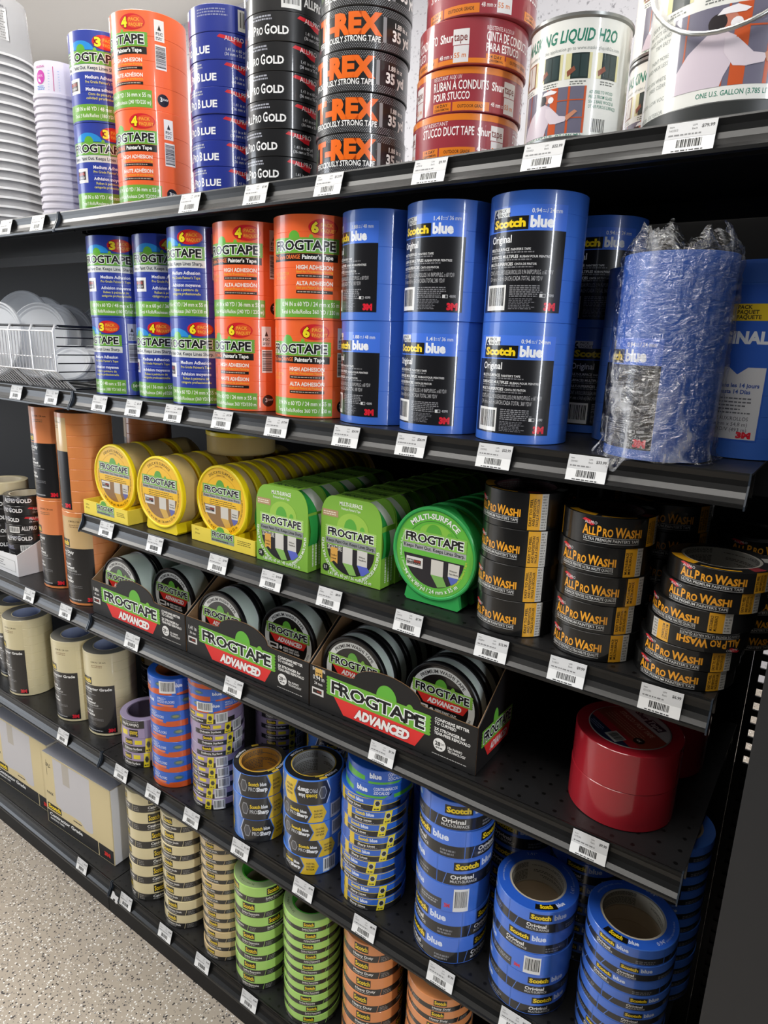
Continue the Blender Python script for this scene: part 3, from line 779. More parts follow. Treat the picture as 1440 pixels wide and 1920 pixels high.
# ------------------------------------------------------------------ builders for rolls and packs
CORE = '#b8a488'
def ring(r, h, ri, mat, ch=.0006, seg=72, c=(0, 0, 0), mb=None):
    return (mb or MB()).lathe([(r - ch, 0), (r, ch), (r, h - ch), (r - ch, h), (ri, h), (ri, 0), (r - ch, 0)], mat, seg, c)
def tape_proto(r, h, col, design, core=CORE, ri=.0395, rough=.32, repeat=1, top=None, topcol=None, core_print=False):
    """parts of a roll: tape ring, core ring, printed film"""
    parts = [('tape', ring(r, h, ri, M(col, rough, .5, 0.0, .4)).mesh('tape'))]
    cm = MB().lathe([(ri, .0006), (ri, h - .0006), (ri - .003, h - .0006), (ri - .003, .0006), (ri, .0006)], M(core, .6, .3))
    if core_print:
        d = Design(77); d.micro('#5c5850', -118, h * 700, 118, h * 950, 4, .55); d.micro('#5c5850', -118, h * 100, 118, h * 600, 7, .5)
        R = ri - .003
        for b, lv, polys, c in d.el:
            vs = []; fs = []
            for q in polys:
                k = len(vs)
                for u, v in q[::-1]:
                    a = u / 1000 / R; vs.append(((R - .0003) * math.sin(a), -(R - .0003) * math.cos(a), v / 1000))
                fs.append(tuple(range(k, len(vs))))
            cm.add(vs, fs, PM(c), [(-v[0] / R, -v[1] / R, 0) for v in vs])
    parts.append(('core', cm.mesh('core')))
    if design: parts.append(('label', design.wrap(r, repeat=repeat).mesh('label')))
    if top:
        f = top.flat(lambda u, v, d_: (u / 1000, v / 1000, h + d_), P if topcol is None else PM)
        parts.append(('top_print', f.mesh('top_print')))
    return parts
def pack_proto(r, h, n, col, design, ri=.038, rough=.34, lab='label', ch=.00035):
    hh = h / n
    one = ring(r, hh, ri, M(col, rough, .5, 0.0, .5), ch).mesh('roll')
    parts = [('roll', one, i * hh) for i in range(n)]
    parts.append((lab, design.wrap(r).mesh(lab)))
    return parts
SUB = {'top_print': 'tape', 'front_print': 'front_panel', 'cup_print': 'cup', 'rim': 'bucket'}      # a print belongs to the part it lies on
def place(parts, name, label, cat, loc, rz=0, group=None, rot=None):
    t = thing(name, label, cat, loc, rz, group, rot)
    done = {}
    for p in parts:
        o = bpy.data.objects.new(p[0], p[1]); COL.objects.link(o); o.parent = done.get(SUB.get(p[0]), t)
        done[p[0]] = o
        if len(p) > 2: o.location = (0, 0, p[2])
    return t
ORD = ['topmost', 'second from top', 'third from top', 'fourth from top', 'fifth from top', 'sixth from top', 'seventh from top', 'eighth from top', 'ninth from top', 'tenth from top', 'eleventh from top', 'twelfth from top', 'thirteenth from top']
R_ = math.radians
def facing(x, y): return math.atan2(1.293 - x, .757 + y)
def stack(items, x, y, z, where, group, name='tape_roll', cat='tape'):
    """items bottom to top: (parts, height, print angle in degrees, description, dx, dy)"""
    n = len(items); zz = z + .0004
    for i, it in enumerate(items):
        parts, h, a, desc = it[:4]; dx, dy = (it[4], it[5]) if len(it) > 4 else (rnd.uniform(-.001, .001), rnd.uniform(-.001, .001))
        k = n - 1 - i
        o = ORD[k] if k < n - 1 or n == 1 else ('lower one' if n == 2 else 'lowest')
        if n == 2 and k == 0: o = 'upper one'
        place(parts, name, '%s, %s %s' % (desc, o, where), cat, (x + dx, y + dy, zz), R_(a), group)
        zz += h + .0003

# ================================================================== top shelf
FT_B, FT_O = '#2c3f9e', '#ee6630'
PK_B3 = pack_proto(.055, .1445, 3, FT_B, D_frog_pack('b', 3, '1.88 IN x 60 YD / 48 mm x 55 m', 'Total 3 Rolls/Rouleaux (180 YD/165 m)'))
PK_B4 = pack_proto(.055, .1445, 4, FT_B, D_frog_pack('b', 4, '1.41 in x 60 yd / 36 mm x 55 m', 'Total 4 Rolls/Rouleaux (240 yd/220 m)'))
PK_B6 = pack_proto(.055, .1445, 6, FT_B, D_frog_pack('b', 6, '0.94 IN x 60 YD / 24 mm x 55 m', 'Total 6 Rolls/Rouleaux (360 YD/330 m)'))
PK_B3S = pack_proto(.055, .1445, 3, FT_B, D_frog_pack('b', 3, '1.88 IN x 60 YD / 48 mm x 55 m', 'Total 3 Rolls/Rollos (180 YD/165 m)', True))
PK_O4 = pack_proto(.062, .1445, 4, FT_O, D_frog_pack('o', 4, '1.41 IN x 60 YD / 36 mm x 55 m', 'Total 4 Rolls/Rouleaux (240 YD/220 m)'))
PK_O4S = pack_proto(.062, .1445, 4, FT_O, D_frog_pack('o', 4, '1.41 IN x 60 YD / 36 mm x 55 m', 'Total 4 Rolls/Rollos (240 YD / 220 m)', True))
PK_O6 = pack_proto(.062, .1445, 6, FT_O, D_frog_pack('o', 6, '0.94 IN x 60 YD / 24 mm x 55 m', 'Total 6 Rolls/Rouleaux 360 YD/330 m'))
PK_O6S = pack_proto(.062, .1445, 6, FT_O, D_frog_pack('o', 6, '0.94 IN x 60 YD / 24 mm x 55 m', 'Total 6 Rolls/Rollos 360 YD / 330 m', True))
stack([(PK_B3, .1445, 44, 'blue three-roll tape pack'), (PK_B3S, .1445, 39, 'blue three-roll tape pack')], .064, .068, Z1, 'of the top-shelf pair beside the white cups', 'blue packs on the top shelf', 'tape_pack')
stack([(PK_O4, .1445, 14, 'bright orange four-roll tape pack'), (PK_O4, .1445, 6, 'bright orange four-roll tape pack')], .199, .071, Z1, 'of the top-shelf pair beside blue packs', 'orange packs on the top shelf', 'tape_pack')
R_PB = tape_proto(.0555, .036, '#26358f', D_pro('BLUE', '#26358f', 36))
R_PBE = tape_proto(.0555, .036, '#26358f', D_pro_end('BLUE', '#26358f', 36))
stack([(R_PB, .036, a, 'dark blue tape roll with red brushstroke') for a in (26, 25, 20, 24, 22, 13)] + [(R_PBE, .036, 52, 'dark blue tape roll showing its barcode', 0, 0)], .3984, .0625, Z1, 'in the top-shelf stack', 'dark blue rolls on the top shelf')
R_PG = tape_proto(.058, .036, '#17171a', D_pro('GOLD', '#19191b', 36)); R_PGE = tape_proto(.058, .036, '#17171a', D_pro_end('GOLD', '#19191b', 36))
stack([(R_PG, .036, a, 'black tape roll with red brushstroke', dx, 0) for a, dx in ((27, -.002), (25, -.002), (36, 0), (33, 0), (33, 0), (39, .001))] + [(R_PGE, .036, 24, 'black tape roll showing its cream barcode label', 0, 0)] + [(R_PG, .036, 60, 'black tape roll cut off by the frame', 0, 0)], .5213, .065, Z1, 'in the black top-shelf stack', 'black rolls on the top shelf')
R_TX = tape_proto(.062, .048, '#1d1d1e', D_trex())
stack([(R_TX, .048, a, 'black duct tape roll with orange letters', dx, 0) for a, dx in ((13, 0), (16, -.002), (9, 0), (14, .003), (24, .004))], .6622, .069, Z1, 'in its top-shelf stack', 'orange-lettered black duct tape rolls')
R_ST = [tape_proto(.066, .048, ('#96303a', '#a83a34', '#96303a')[i], D_stucco(i)) for i in range(3)]
stack([(R_ST[0], .048, 4, 'maroon and orange tape roll', -.003, 0), (R_ST[2], .048, 14, 'maroon and orange tape roll', 0, 0), (R_ST[1], .048, 66, 'maroon and orange tape roll', .004, -.003), (R_ST[0], .048, -10, 'maroon and orange tape roll', .012, -.003)], .8285, .073, Z1, 'in the stack left of the quart can', 'stucco tape rolls')
def can(r, h, design, gallon):
    p = []
    body = MB().lathe([(r - .001, .001), (r, .003), (r, h - .003)], M('#dcdcd6', .35))
    p.append(('body', body.mesh('body')))
    met = M('#8b8c8a', .3, .5, .85)
    p.append(('lid', MB().lathe([(r, h - .004), (r + .0018, h - .002), (r + .0018, h + .001), (r - .001, h + .002), (r - .006, h + .001), (r - .009, h - .005), (.02, h - .004), (.0005, h - .004)], met).mesh('lid')))
    rim = M('#2b2d2c', .4) if gallon else met
    p.append(('base_rim', MB().lathe([(r - .004, 0), (r + .0014, 0), (r + .0016, .012 if gallon else .003), (r, .0135 if gallon else .004), (r - .004, .0135)], rim).mesh('base_rim')))
    p.append(('label', design.wrap(r).mesh('label')))
    if gallon:
        R = r + .004; pts = []
        for i in range(25):
            a = R_(-92 + 184 * i / 24); s = math.cos(a) ** .7 if math.cos(a) > 0 else 0
            pts.append((R * math.sin(a), -R * math.cos(a) - .004, .0695 + .115 * (1 - math.cos(a))))
        p.append(('handle', MB().tube(pts, .0022, M('#b9bab6', .25, .5, .7)).mesh('handle', True)))
    return p
C_Q = can(.054, .118, D_can(54), False); C_G = can(.084, .188, D_can(84, True), True)
place(C_Q, 'paint_can', 'white quart can with green heading standing in front at the shelf edge', 'can', (.975, .0575, Z1 + .0005), R_(-2), 'white cans of liquid mask')
place(C_Q, 'paint_can', 'white quart can partly hidden behind the front can, lower of two', 'can', (1.045, .200, Z1 + .0005), R_(-14), 'white cans of liquid mask')
place(C_Q, 'paint_can', 'white quart can stacked on the rear can, cut by the frame', 'can', (1.045, .200, Z1 + .1213), R_(10), 'white cans of liquid mask')
place(C_G, 'paint_can', 'large white gallon can with wire handle at the right edge', 'can', (1.130, .0865, Z1 + .0005), 0, 'white cans of liquid mask')

def cup_proto(rt, rb, h, mat, lipw=.0022, liph=.006):
    """upside-down cup: rim at the bottom"""
    return MB().lathe([(rt + lipw, 0), (rt + lipw, liph), (rt, liph + .0005), (rb, h), (rb - .003, h + .0006), (.001, h + .0006)], mat, 48)
cupm = cup_proto(.0435, .0395, .062, M_CUP).mesh('cup')
d = Design(3); d.ell('#b8329a', -12, 34, 9.5, 12); d.text('#e6b8dc', '100%', -18, 34, 4, w=12, b=.01); d.micro('#3a7ac8', -20, 12, -3, 20, 3); d.micro('#c03a9a', -24, 50, 2, 54, 2); d.rect('#b8327a', 13, 10, 14.2, 52)
for i in range(8): d.rect('#6aa0d8', 4, 12 + i * 4.6, 24, 12.6 + i * 4.6)
cup_print = MB()
for b, lv, polys, c in d.el:
    vs, fs = [], []
    for q in polys:
        k = len(vs)
        for u, v in q:
            rr = .0435 - .004 * v / 62 + .0006 + lv * .0001; a = u / 42.0
            vs.append((rr * math.sin(a), -rr * math.cos(a), v / 1000))
        fs.append(tuple(range(k, len(vs))))
    cup_print.add(vs, fs, PM(c), [(v[0] / .043, v[1] / .043, 0.05) for v in vs])
cup_print = cup_print.mesh('cup_print')
for i in range(17):
    x, y = -.062, .056
    t = place([('cup', cupm)] + ([('label', cup_print)] if i == 16 else []), 'mixing_cup', 'white translucent cup, %s in the nested stack' % ('topmost with pink print' if i == 16 else ORD[16 - i] if 16 - i < 13 else ('lowest' if i == 0 else '%s from bottom' % ('second', 'third', 'fourth', 'fifth')[i - 1])), 'cup', (x + rnd.uniform(-.0006, .0006), y, Z1 + .0005 + i * .0128), R_(30), 'nested white mixing cups')
bkm = MB().lathe([(.078, .004), (.071, .115), (.068, .1156), (.001, .1156)], M_CLEAR, 56).mesh('bucket')
bkr = MB().lathe([(.0778, 0), (.0815, 0), (.0815, .0045), (.0778, .0045)], M('#cdcdcf', .3), 56).mesh('rim')
d = Design(13); d.rect('#c8392c', -30, 74, -6, 82); d.micro('#c8392c', -30, 40, -8, 66, 5, .7); d.rect('#e4e4e0', 4, 30, 32, 88); d.micro('#6a6a6a', 6, 32, 30, 86, 11, .3); d.rect('#3a3a3a', 33, 28, 33.8, 92); d.micro('#6c6c70', -34, 90, 30, 100, 2, .6)
bk_print = MB()
for b, lv, polys, c in d.el:
    vs, fs = [], []
    for q in polys:
        k = len(vs)
        for u, v in q:
            rr = .078 - .007 * v / 115 + .0008 + lv * .0001; a = u / 76.0
            vs.append((rr * math.sin(a), -rr * math.cos(a), v / 1000))
        fs.append(tuple(range(k, len(vs))))
    bk_print.add(vs, fs, PM(c), [(v[0] / .077, v[1] / .077, 0.05) for v in vs])
bk_print = bk_print.mesh('bucket_print')
for i in range(19):
    place([('bucket', bkm), ('rim', bkr)] + ([('label', bk_print)] if i >= 18 else []), 'mixing_bucket', 'clear plastic mixing bucket upside down, %s in the left stack' % (ORD[18 - i] if 18 - i < 13 else ('lowest', 'second from bottom', 'third from bottom', 'fourth from bottom', 'fifth from bottom', 'sixth from bottom')[i]), 'bucket', (-.352, .085, Z1 + .0005 + i * .0185), R_(64), 'nested clear buckets at the left')
bk2 = MB().lathe([(.062, .004), (.056, .115), (.053, .1156), (.001, .1156)], M_CLEAR, 56).mesh('bucket')
bk2r = MB().lathe([(.0618, 0), (.0655, 0), (.0655, .0045), (.0618, .0045)], M('#cdcdcf', .3), 56).mesh('rim')
for i in range(14):
    place([('bucket', bk2), ('rim', bk2r)] + ([('label', bk_print)] if i == 13 else []), 'mixing_bucket', 'clear plastic bucket, %s in the stack behind the white cups' % (ORD[13 - i] if 0 < i and 13 - i < 13 else ('lowest' if i == 0 else ORD[12])), 'bucket', (-.195, .235, Z1 + .0005 + i * .0165), R_(50), 'nested clear buckets behind the white cups')

# ================================================================== second shelf
stack([(PK_B3, .1445, 2, 'blue three-roll tape pack'), (PK_B3, .1445, 35, 'blue three-roll tape pack')], .0858, .0625, Z2, 'of the pair beside the wire basket', 'blue packs on the second shelf', 'tape_pack')
stack([(PK_B4, .1445, 13, 'blue four-roll tape pack'), (PK_B4, .1445, 43, 'blue four-roll tape pack')], .1955, .085, Z2, 'of the middle blue second-shelf pair', 'blue packs on the second shelf', 'tape_pack')
stack([(PK_B6, .1445, 20, 'blue six-roll tape pack'), (PK_B6, .1445, 6, 'blue six-roll tape pack')], .3290, .058, Z2, 'of the blue pair beside orange packs', 'blue packs on the second shelf', 'tape_pack')
stack([(PK_O6, .1445, 3, 'orange six-roll tape pack'), (PK_O4S, .1445, 16, 'orange four-roll tape pack')], .4455, .066, Z2, 'of the left orange second-shelf pair', 'orange packs on the second shelf', 'tape_pack')
stack([(PK_O6S, .1445, 18, 'orange six-roll tape pack'), (PK_O6S, .1445, 30, 'orange six-roll tape pack')], .5795, .0685, Z2, 'of the right orange second-shelf pair', 'orange packs on the second shelf', 'tape_pack')
TB = '#3a6bc8'
PK_3 = pack_proto(.058, .1445, 3, TB, D_blue_pack(3, ('1.88', ' 48 '), '180'), rough=.42); PK_4 = pack_proto(.058, .1445, 4, TB, D_blue_pack(4, ('1.41', ' 36 '), '240'), rough=.42); PK_6 = pack_proto(.058, .1445, 6, TB, D_blue_pack(6, ('0.94', ' 24 '), '360'), rough=.36)
stack([(PK_3, .1445, -23, 'bright blue wide-tape pack'), (PK_3, .1445, -28, 'bright blue wide-tape pack')], .7005, .0765, Z2, 'of the pair beside orange packs', 'bright blue packs', 'tape_pack')
stack([(PK_4, .1445, -10, 'bright blue four-roll tape pack'), (PK_4, .1445, -8, 'bright blue four-roll tape pack')], .8168, .0655, Z2, 'of the pair left of the six-roll packs', 'bright blue packs', 'tape_pack')
stack([(PK_6, .1445, 0, 'bright blue six-roll tape pack'), (PK_6, .1445, 0, 'bright blue six-roll tape pack')], .9390, .0655, Z2, 'of the front pair', 'bright blue packs', 'tape_pack')
stack([(PK_6, .1445, 30, 'blue six-roll tape pack in shadow'), (PK_6, .1445, 5, 'blue six-roll tape pack in shadow')], .962, .245, Z2, 'of the rear pair behind the front packs', 'bright blue packs', 'tape_pack')
D9 = D_blue_pack(9, ('0.94', ' 24 '), '540')
PK_9 = pack_proto(.058, .216, 9, TB, D9, rough=.36)
# the label of the nine-roll pack sits lower on a taller pack
def D_nine_back():
    d = Design(21)
    d.rect('#2f5fc4', -50, 20, 42, 190)
    d.rect('#e8c828', -16, 152, 34, 170); d.text('#1a1a1a', '9', -14, 154, 13, b=.04)
    for i, t in enumerate(('PACK', 'PAQUET', 'PAQUETE')): d.text('#1a1a1a', t, 2, 164.5 - i * 5.3, 4, b=.02)
    d.text('#e6ebf4', 'ORIGINAL', 38, 128, 12, w=78, b=.05, al='r')
    d.poly('#d9dade', [(-50, 22), (40, 22), (40, 102), (22, 102), (12, 94), (2, 102), (-50, 102)])
    d.text('#3a5aa8', 'dans les 14 jours', 36, 80, 4.4, w=42, b=.03, al='r'); d.text('#3a5aa8', 'hasta 14 Días', 28, 73, 4.4, w=32, b=.03, al='r')
    d.micro('#6b6d74', -40, 50, 34, 70, 5, .4)
    for i, t in enumerate(('ROLLS/ROULEAUX/ROLLOS', '60 YD/V (24 mm x 54,8 m)', 'TOTAL 540 YD/V (493 m)')): d.text('#4a4c54', t, 30, 43 - i * 6.2, 4.2, w=62, b=0, al='r')
    d.text('#e02436', '3M', 20, 24, 6, w=15, b=.07)
    return d
PK_9B = pack_proto(.058, .216, 9, TB, D_nine_back(), rough=.36)
place(PK_9, 'tape_pack', 'tall blue nine-roll pack standing behind the film-wrapped pack, left', 'tape', (1.058, .175, Z2 + .0005), R_(12), 'tall blue packs')
place(PK_9B, 'tape_pack', 'tall blue nine-roll pack with grey-white label at the right end', 'tape', (1.186, .155, Z2 + .0005), R_(-20), 'tall blue packs')
t9 = place(PK_9, 'tape_pack', 'tall blue tape pack wrapped in loose crinkled clear film, front', 'tape', (1.1115, .0555, Z2 + .0005), R_(-50), 'tall blue packs')
def film():
    mb = MB(); seg = 110; rows = 46; r = random.Random(5); vs = []; H = .216
    ph = [r.uniform(0, 6.28) for _ in range(14)]
    for j in range(rows + 1):
        f = j / rows; z = -.004 + (H + .026) * f
        for i in range(seg):
            a = 2 * PI * i / seg
            w = .0011 * math.sin(7 * a + 40 * f + ph[0]) + .0008 * math.sin(17 * a - 55 * f + ph[1]) + .0008 * math.sin(5 * a + 90 * f + ph[2]) + .0006 * r.uniform(-1, 1)
            rad = .0606 + w + .0012
            zz = z
            if z > H:
                k = (z - H) / .03
                rad = .0606 * (1 - .42 * k * k) + k * (.006 * math.sin(5 * a + ph[3]) + .005 * math.sin(11 * a + ph[4]) + .003 * r.uniform(-1, 1))
                zz = z + k * (.008 * math.sin(4 * a + ph[5]) + .008 * math.sin(9 * a + ph[6]) + .004 * r.uniform(-1, 1))
            if f < .07:
                k = (1 - f / .07); rad += k * (.006 + .004 * math.sin(6 * a + ph[7]) + .002 * r.uniform(-1, 1)); zz = max(z, .0006) + k * .002 * math.sin(9 * a)
                if math.sin(a) < .55 and -math.cos(a) < -.25 + .9 and math.cos(a) > .35: zz -= k * .012; rad += k * .008
            vs.append((rad * math.sin(a), -rad * math.cos(a), max(zz, .0008 if not (math.cos(a) > .35 and f < .07) else -.02)))
    fs = [(j * seg + i, j * seg + (i + 1) % seg, (j + 1) * seg + (i + 1) % seg, (j + 1) * seg + i) for j in range(rows) for i in range(seg)]
    return mb.add(vs, fs, M_FILM).mesh('plastic_film', True)
fo = mobj('plastic_film', film(), t9); fo['label'] = 'loose crinkled clear shrink film'

# wire basket of lids
chrome = M('#dcdcde', .3, .5, .35); dark = M('#232427', .35, .5, .5)
b = thing('wire_basket', 'chrome wire basket holding white plastic lids beside blue packs', 'basket', (-.25, 0, Z2))
w = MB()
X0, X1 = -.52, .25
yk, zk, zt = -.030, .040, .128      # kink and top of the front grid
n = 62
for i in range(n):
    x = X0 + (X1 - .012 - X0) * i / (n - 1)
    w.tube([(x, .004, .004), (x, yk, zk), (x, yk, zt - .012)], .0011, chrome, 6)
for z_ in (.066,): w.tube([(X0, yk + .0015, z_), (X1 - .01, yk + .0015, z_)], .0011, chrome, 6)
w.tube([(X0, yk, zt - .012), (X1, yk, zt - .012)], .0014, chrome, 6); w.tube([(X0, yk, zk), (X1, yk, zk)], .0014, chrome, 6)
w.obj('front_grid', b)
for x in (X1, X1 - .085, X1 - .17):
    MB().tube([(x, .006, .002), (x, yk - .001, zk), (x, yk - .002, zt - .014), (x, yk + .004, zt), (x, yk + .010, zt - .004)], .0023, chrome, 8).obj('front_post', b)
s = MB()
for k in range(7): s.tube([(X1 + .001, yk + .004 + .0, .022 + k * .0165), (X1 + .001, .385, .022 + k * .0165)], .0013, dark, 6)
s.tube([(X1 + .001, .006, .004), (X1 + .001, .385, .004)], .0015, dark, 6)
s.obj('side_wires', b)
MB().tube([(X0, yk + .008, zt - .002), (X1 + .001, yk + .008, zt - .002), (X1 + .001, .385, zt - .002)], .0024, dark, 8).obj('top_rail', b)
bt = MB()
for k in range(9): bt.tube([(X0, .02 + k * .045, .004), (X1, .02 + k * .045, .004)], .0014, dark, 6)
bt.obj('bottom_wires', b)
def lid(r):
    return MB().lathe([(r - .004, 0), (r, 0), (r, .006), (r - .003, .008), (r - .007, .004), (r - .010, .004), (r - .014, .0015), (.001, .0015)], M_LID, 56)
lidm = {r: lid(r).mesh('lid') for r in (.085, .068, .045)}
k = 0
LD = [('big frosted lid leaning highest at the far left', .085, -.395, .115, .125, 12, 20), ('big frosted lid behind the highest left lid', .085, -.42, .175, .115, 14, 18), ('frosted lid standing at the frame edge behind the grid', .068, -.465, .012, .075, 8, 6),
      ('big frosted lid standing upright in the basket middle, front', .085, -.268, .085, .092, 9, 18), ('big frosted lid just left of the middle one', .085, -.352, .030, .085, 9, 15), ('big frosted lid just behind the middle one', .085, -.262, .112, .090, 10, 20), ('big frosted lid third behind the middle one', .085, -.255, .140, .088, 12, 22),
      ('shaded lid near the back left of the side wires', .085, -.20, .20, .10, 14, 10), ('shaded lid near the back centre of the side wires', .085, -.165, .25, .10, 14, 8), ('shaded lid deepest at the back of the basket', .085, -.12, .31, .10, 14, 6)]
for q in range(8): LD.append(('small white tilted lid, %s in the row behind the side wires' % (ORD[q].replace('topmost', 'first').replace(' from top', '')), .045, -.085 + .008 * q, .05 + .034 * q, .050 - .001 * q, 38, 38))
for desc, r, x, y, zc, tilt, yaw in LD:
    o = mobj('plastic_lid', lidm[r]); o.location = (x + .0, y, Z2 + max(zc, r * math.sin(R_(90 - tilt)) + .010)); o.rotation_euler = (R_(90 - tilt), 0, R_(yaw))
    tag(o, desc, 'lid', 'white plastic lids in the basket')
# ================================================================== third shelf (right bay)
def circ_seg(d, col, R, v0, n=40):
    a0 = math.asin(max(-1, min(1, v0 / R)))
    pts = [(R * math.cos(PI - a0 + (PI + 2 * a0) * i / n), R * math.sin(PI - a0 + (PI + 2 * a0) * i / n)) for i in range(n + 1)]
    return d.poly(col, pts)
def stripes(d, under, c1, c2, y0=-12):
    d.poly('#cfcbc2', [(-3, y0), (17, y0), (17, -31), (-3, -31)]); d.poly(c1, [(-3, -31), (17, -31), (24, -44), (9, -48)])
    d.poly('#cfcbc2', [(25, y0), (43, y0), (42, -28), (25, -28)]); d.poly(c2, [(25, -28), (42, -28), (39, -34), (31, -40)])
    d.text('#3a3834', 'Without', 27, -20, 2.6, w=12, b=.01); d.text('#3a3834', 'Paint Block', 27, -24.5, 2.6, w=14, b=.01)
    d.rect('#dcd8d4', -45, -26, -17, -10.5); d.rect('#1e1a18', -44, -22, -20, -14.5); d.text('#d8d4d0', 'PAINT', -43, -18.4, 3, w=11, b=.03); d.text('#c84a38', 'BLOCK', -31.5, -18.4, 3, w=11, b=.03); d.micro('#a8a4a0', -43, -21.5, -21, -19.5, 1, .6)
def D_case(kind, size):
    d = Design(31)
    if kind == 'y':
        d.ell('#f2be22', 0, 0, 62, 62, 60); d.ring('#d59c18', 0, 0, 46.5, 47.5, 12, 168)
        circ_seg(d, '#8c683c', 49, -8)
        d.arc('#3c3010', 'DELICATE SURFACE', 0, 0, 52, 0, 5, .0); d.arc('#3c3010', "Painter's Tape", 0, 0, 46.5 + 1.4, 0, 2.6, .0)
        d.rect('#f2be22', -46, -9, 50, 4); d.micro('#4a3a14', -32, -8, 40, 3, 3, .35)
        hill(d, -14, 27, 22, 13, '#5aa23a'); hill(d, 14, 27, 7, 6, '#6cae3c')
        logo_ft(d, -50, 11, 100, 18, '#7cae4a'); d.rect('#a9a8a4', -50, 4, 50, 11); d.text('#3a3c48', 'Keeps Paint Out. Keeps Lines Sharp.', -48, 5.6, 4, w=96, b=.02)
        stripes(d, None, '#d2a84a', '#5a62a8', -9)
        d.arc('#4a3a14', 'SUPERFICIES DELICADAS', 0, 0, 52, -100, 3, .0, k=.9); d.arc('#4a3a14', 'SURFACES DÉLICATES', 0, 0, 52, 104, 3.4, .0)
        d.arc('#3c3010', size, 0, 0, 58, 180, 5, .0, True)
    elif kind == 'g':
        d.ell('#62b53e', 0, 0, 63, 63, 60); d.ring('#3f7f34', 0, 0, 47, 48, 22, 158)
        d.ell('#86c045', 2, 30, 26, 14, 28, 0, 180)
        circ_seg(d, '#191720', 50, -6)
        d.arc('#eef0e8', 'MULTI-SURFACE', 0, 0, 51, 0, 7.5, .03)
        hill(d, -14, 28, 26, 15, '#58a63a'); hill(d, 20, 28, 9, 7, '#62ae3c')
        logo_ft(d, -52, 10, 104, 20, '#86bd52'); d.rect('#a6a8a6', -52, 1.5, 52, 10); d.text('#20222a', 'Keeps Paint Out. Keeps Lines Sharp.', -50, 3.6, 5, w=100, b=.02)
        d.rect('#62b53e', -52, -6, 52, 1.5)
        stripes(d, None, '#76ac54', '#5263b4', -8)
        d.arc('#d6d84a', "Premium Painter's Tape", 0, 0, 54, 118, 3.6, .0, True); d.arc('#e6ecde', '21 Day Clean Removal  |  Medium Adhesion', 0, 0, 53, -112, 3.6, .0)
        d.arc('#eef0e8', size, 0, 0, 59, 186, 6, .01, True)
    else:
        d.ell('#121213', 0, 0, 57, 57, 60); d.ring('#e0e0da', 0, 0, 44, 54)
        d.arc('#2a2a2c', 'PREMIUM WASHI TAPE', 0, 0, 46, 0, 5.2, .02); d.arc('#2a2a2c', "PREMIUM PAINTER'S TAPE", 0, 0, 46, 140, 3.6, .0); d.arc('#2a2a2c', 'CINTA DE PINTOR', 0, 0, 46, -130, 3.6, .0)
        hill(d, -12, 24, 20, 13); hill(d, 14, 24, 7, 6, '#7db83c')
        logo_ft(d, -49, 7, 98, 19, '#8cc04c'); d.poly('#d8322c', [(-42, 7), (44, 7), (36, -7), (-30, -7)])
        d.text('#f2eeea', 'ADVANCED', -24, -4, 7.5, w=56, b=.05, shear=.22)
        d.text('#e6e4e0', 'KEEPS PAINT OUT,', -10, -15, 3.6, w=36, b=.02); d.text('#e6e4e0', 'KEEPS LINES SHARP.', -10, -20, 3.6, w=38, b=.02); d.text('#e6e4e0', 'CONFORMS BETTER', -10, -29, 3.6, w=36, b=.02)
        d.ell('#dcdad6', -16, -15, 3.4, 3.4); d.rect('#d4d0cc', -42, -20, -22, -10); d.rect('#1e1a18', -41, -17, -26, -12.5)
    return d
RIMC = {'y': '#f2d718', 'g': '#33a04e', 'a': '#141416'}
def case_proto(kind, depth, size, R=.068, feet=True, full=True, lidd=.009):
    """round case lying on its back: front face at z = depth"""
    rim = M(RIMC[kind], .34); body = {'y': M_CASE, 'g': M_CASE_GRN, 'a': M_CASE_ADV}[kind]
    parts = []
    parts.append(('lid', MB().lathe([(R - .001, depth - lidd), (R, depth - lidd + .001), (R, depth - .0015), (R - .0015, depth), (R - .004, depth), (R - .0055, depth - .0022), (.0005, depth - .0022)], rim, 64).mesh('lid')))
    parts.append(('case_body', MB().lathe([(.0005, 0), (R - .003, 0), (R - .0015, .002), (R - .0015, depth - .009)], body, 64).mesh('case_body')))
    if kind == 'a': parts.append(('back_rim', MB().lathe([(R - .004, .0), (R + .0004, .0008), (R + .0004, .005), (R - .002, .0055)], rim, 64).mesh('back_rim')))
    roll = {'y': '#e0b84a', 'g': '#4aa34a', 'a': '#8ed46a'}[kind]
    parts.append(('tape', ring(R - .007, depth - .012, .038, M(roll, .5), mb=MB(), seg=48, c=(0, 0, .003)).mesh('tape')))
    if full:
        dz = depth - .0022; s = (R - .0055) / (.062 if kind == 'y' else .0635 if kind == 'g' else .0575)
        parts.append(('label', D_case(kind, size).flat(lambda u, v, q: (u / 1000 * s, v / 1000 * s, dz + q), P).mesh('label')))
    if feet:
        f = MB(); y0 = -R - .008; hw = .043
        f.prism([(-hw, y0), (hw, y0), (hw + .004, y0 + .004), (hw, -R * .80), (-hw, -R * .80), (-hw - .004, y0 + .004)], 'z', depth * .08, depth - .003, rim); parts.append(('foot', f.mesh('foot')))
    return parts
def case(parts, name, label, cat, x, yfront, z, R, depth, group, yaw=0, tilt=0):
    """stand a case on its edge with the face towards the aisle; z is the underside"""
    t = thing(name, label, cat, (x, yfront + depth, z), 0, group, (0, 0, yaw))
    top = None
    for n, m in parts:
        o = bpy.data.objects.new(n, m); COL.objects.link(o)
        if n == 'label' and top: o.parent = top; continue
        o.parent = t
        o.rotation_euler = (PI / 2 - tilt, 0, 0); o.location = (0, 0, R)
        if n == 'lid': top = o
    return t
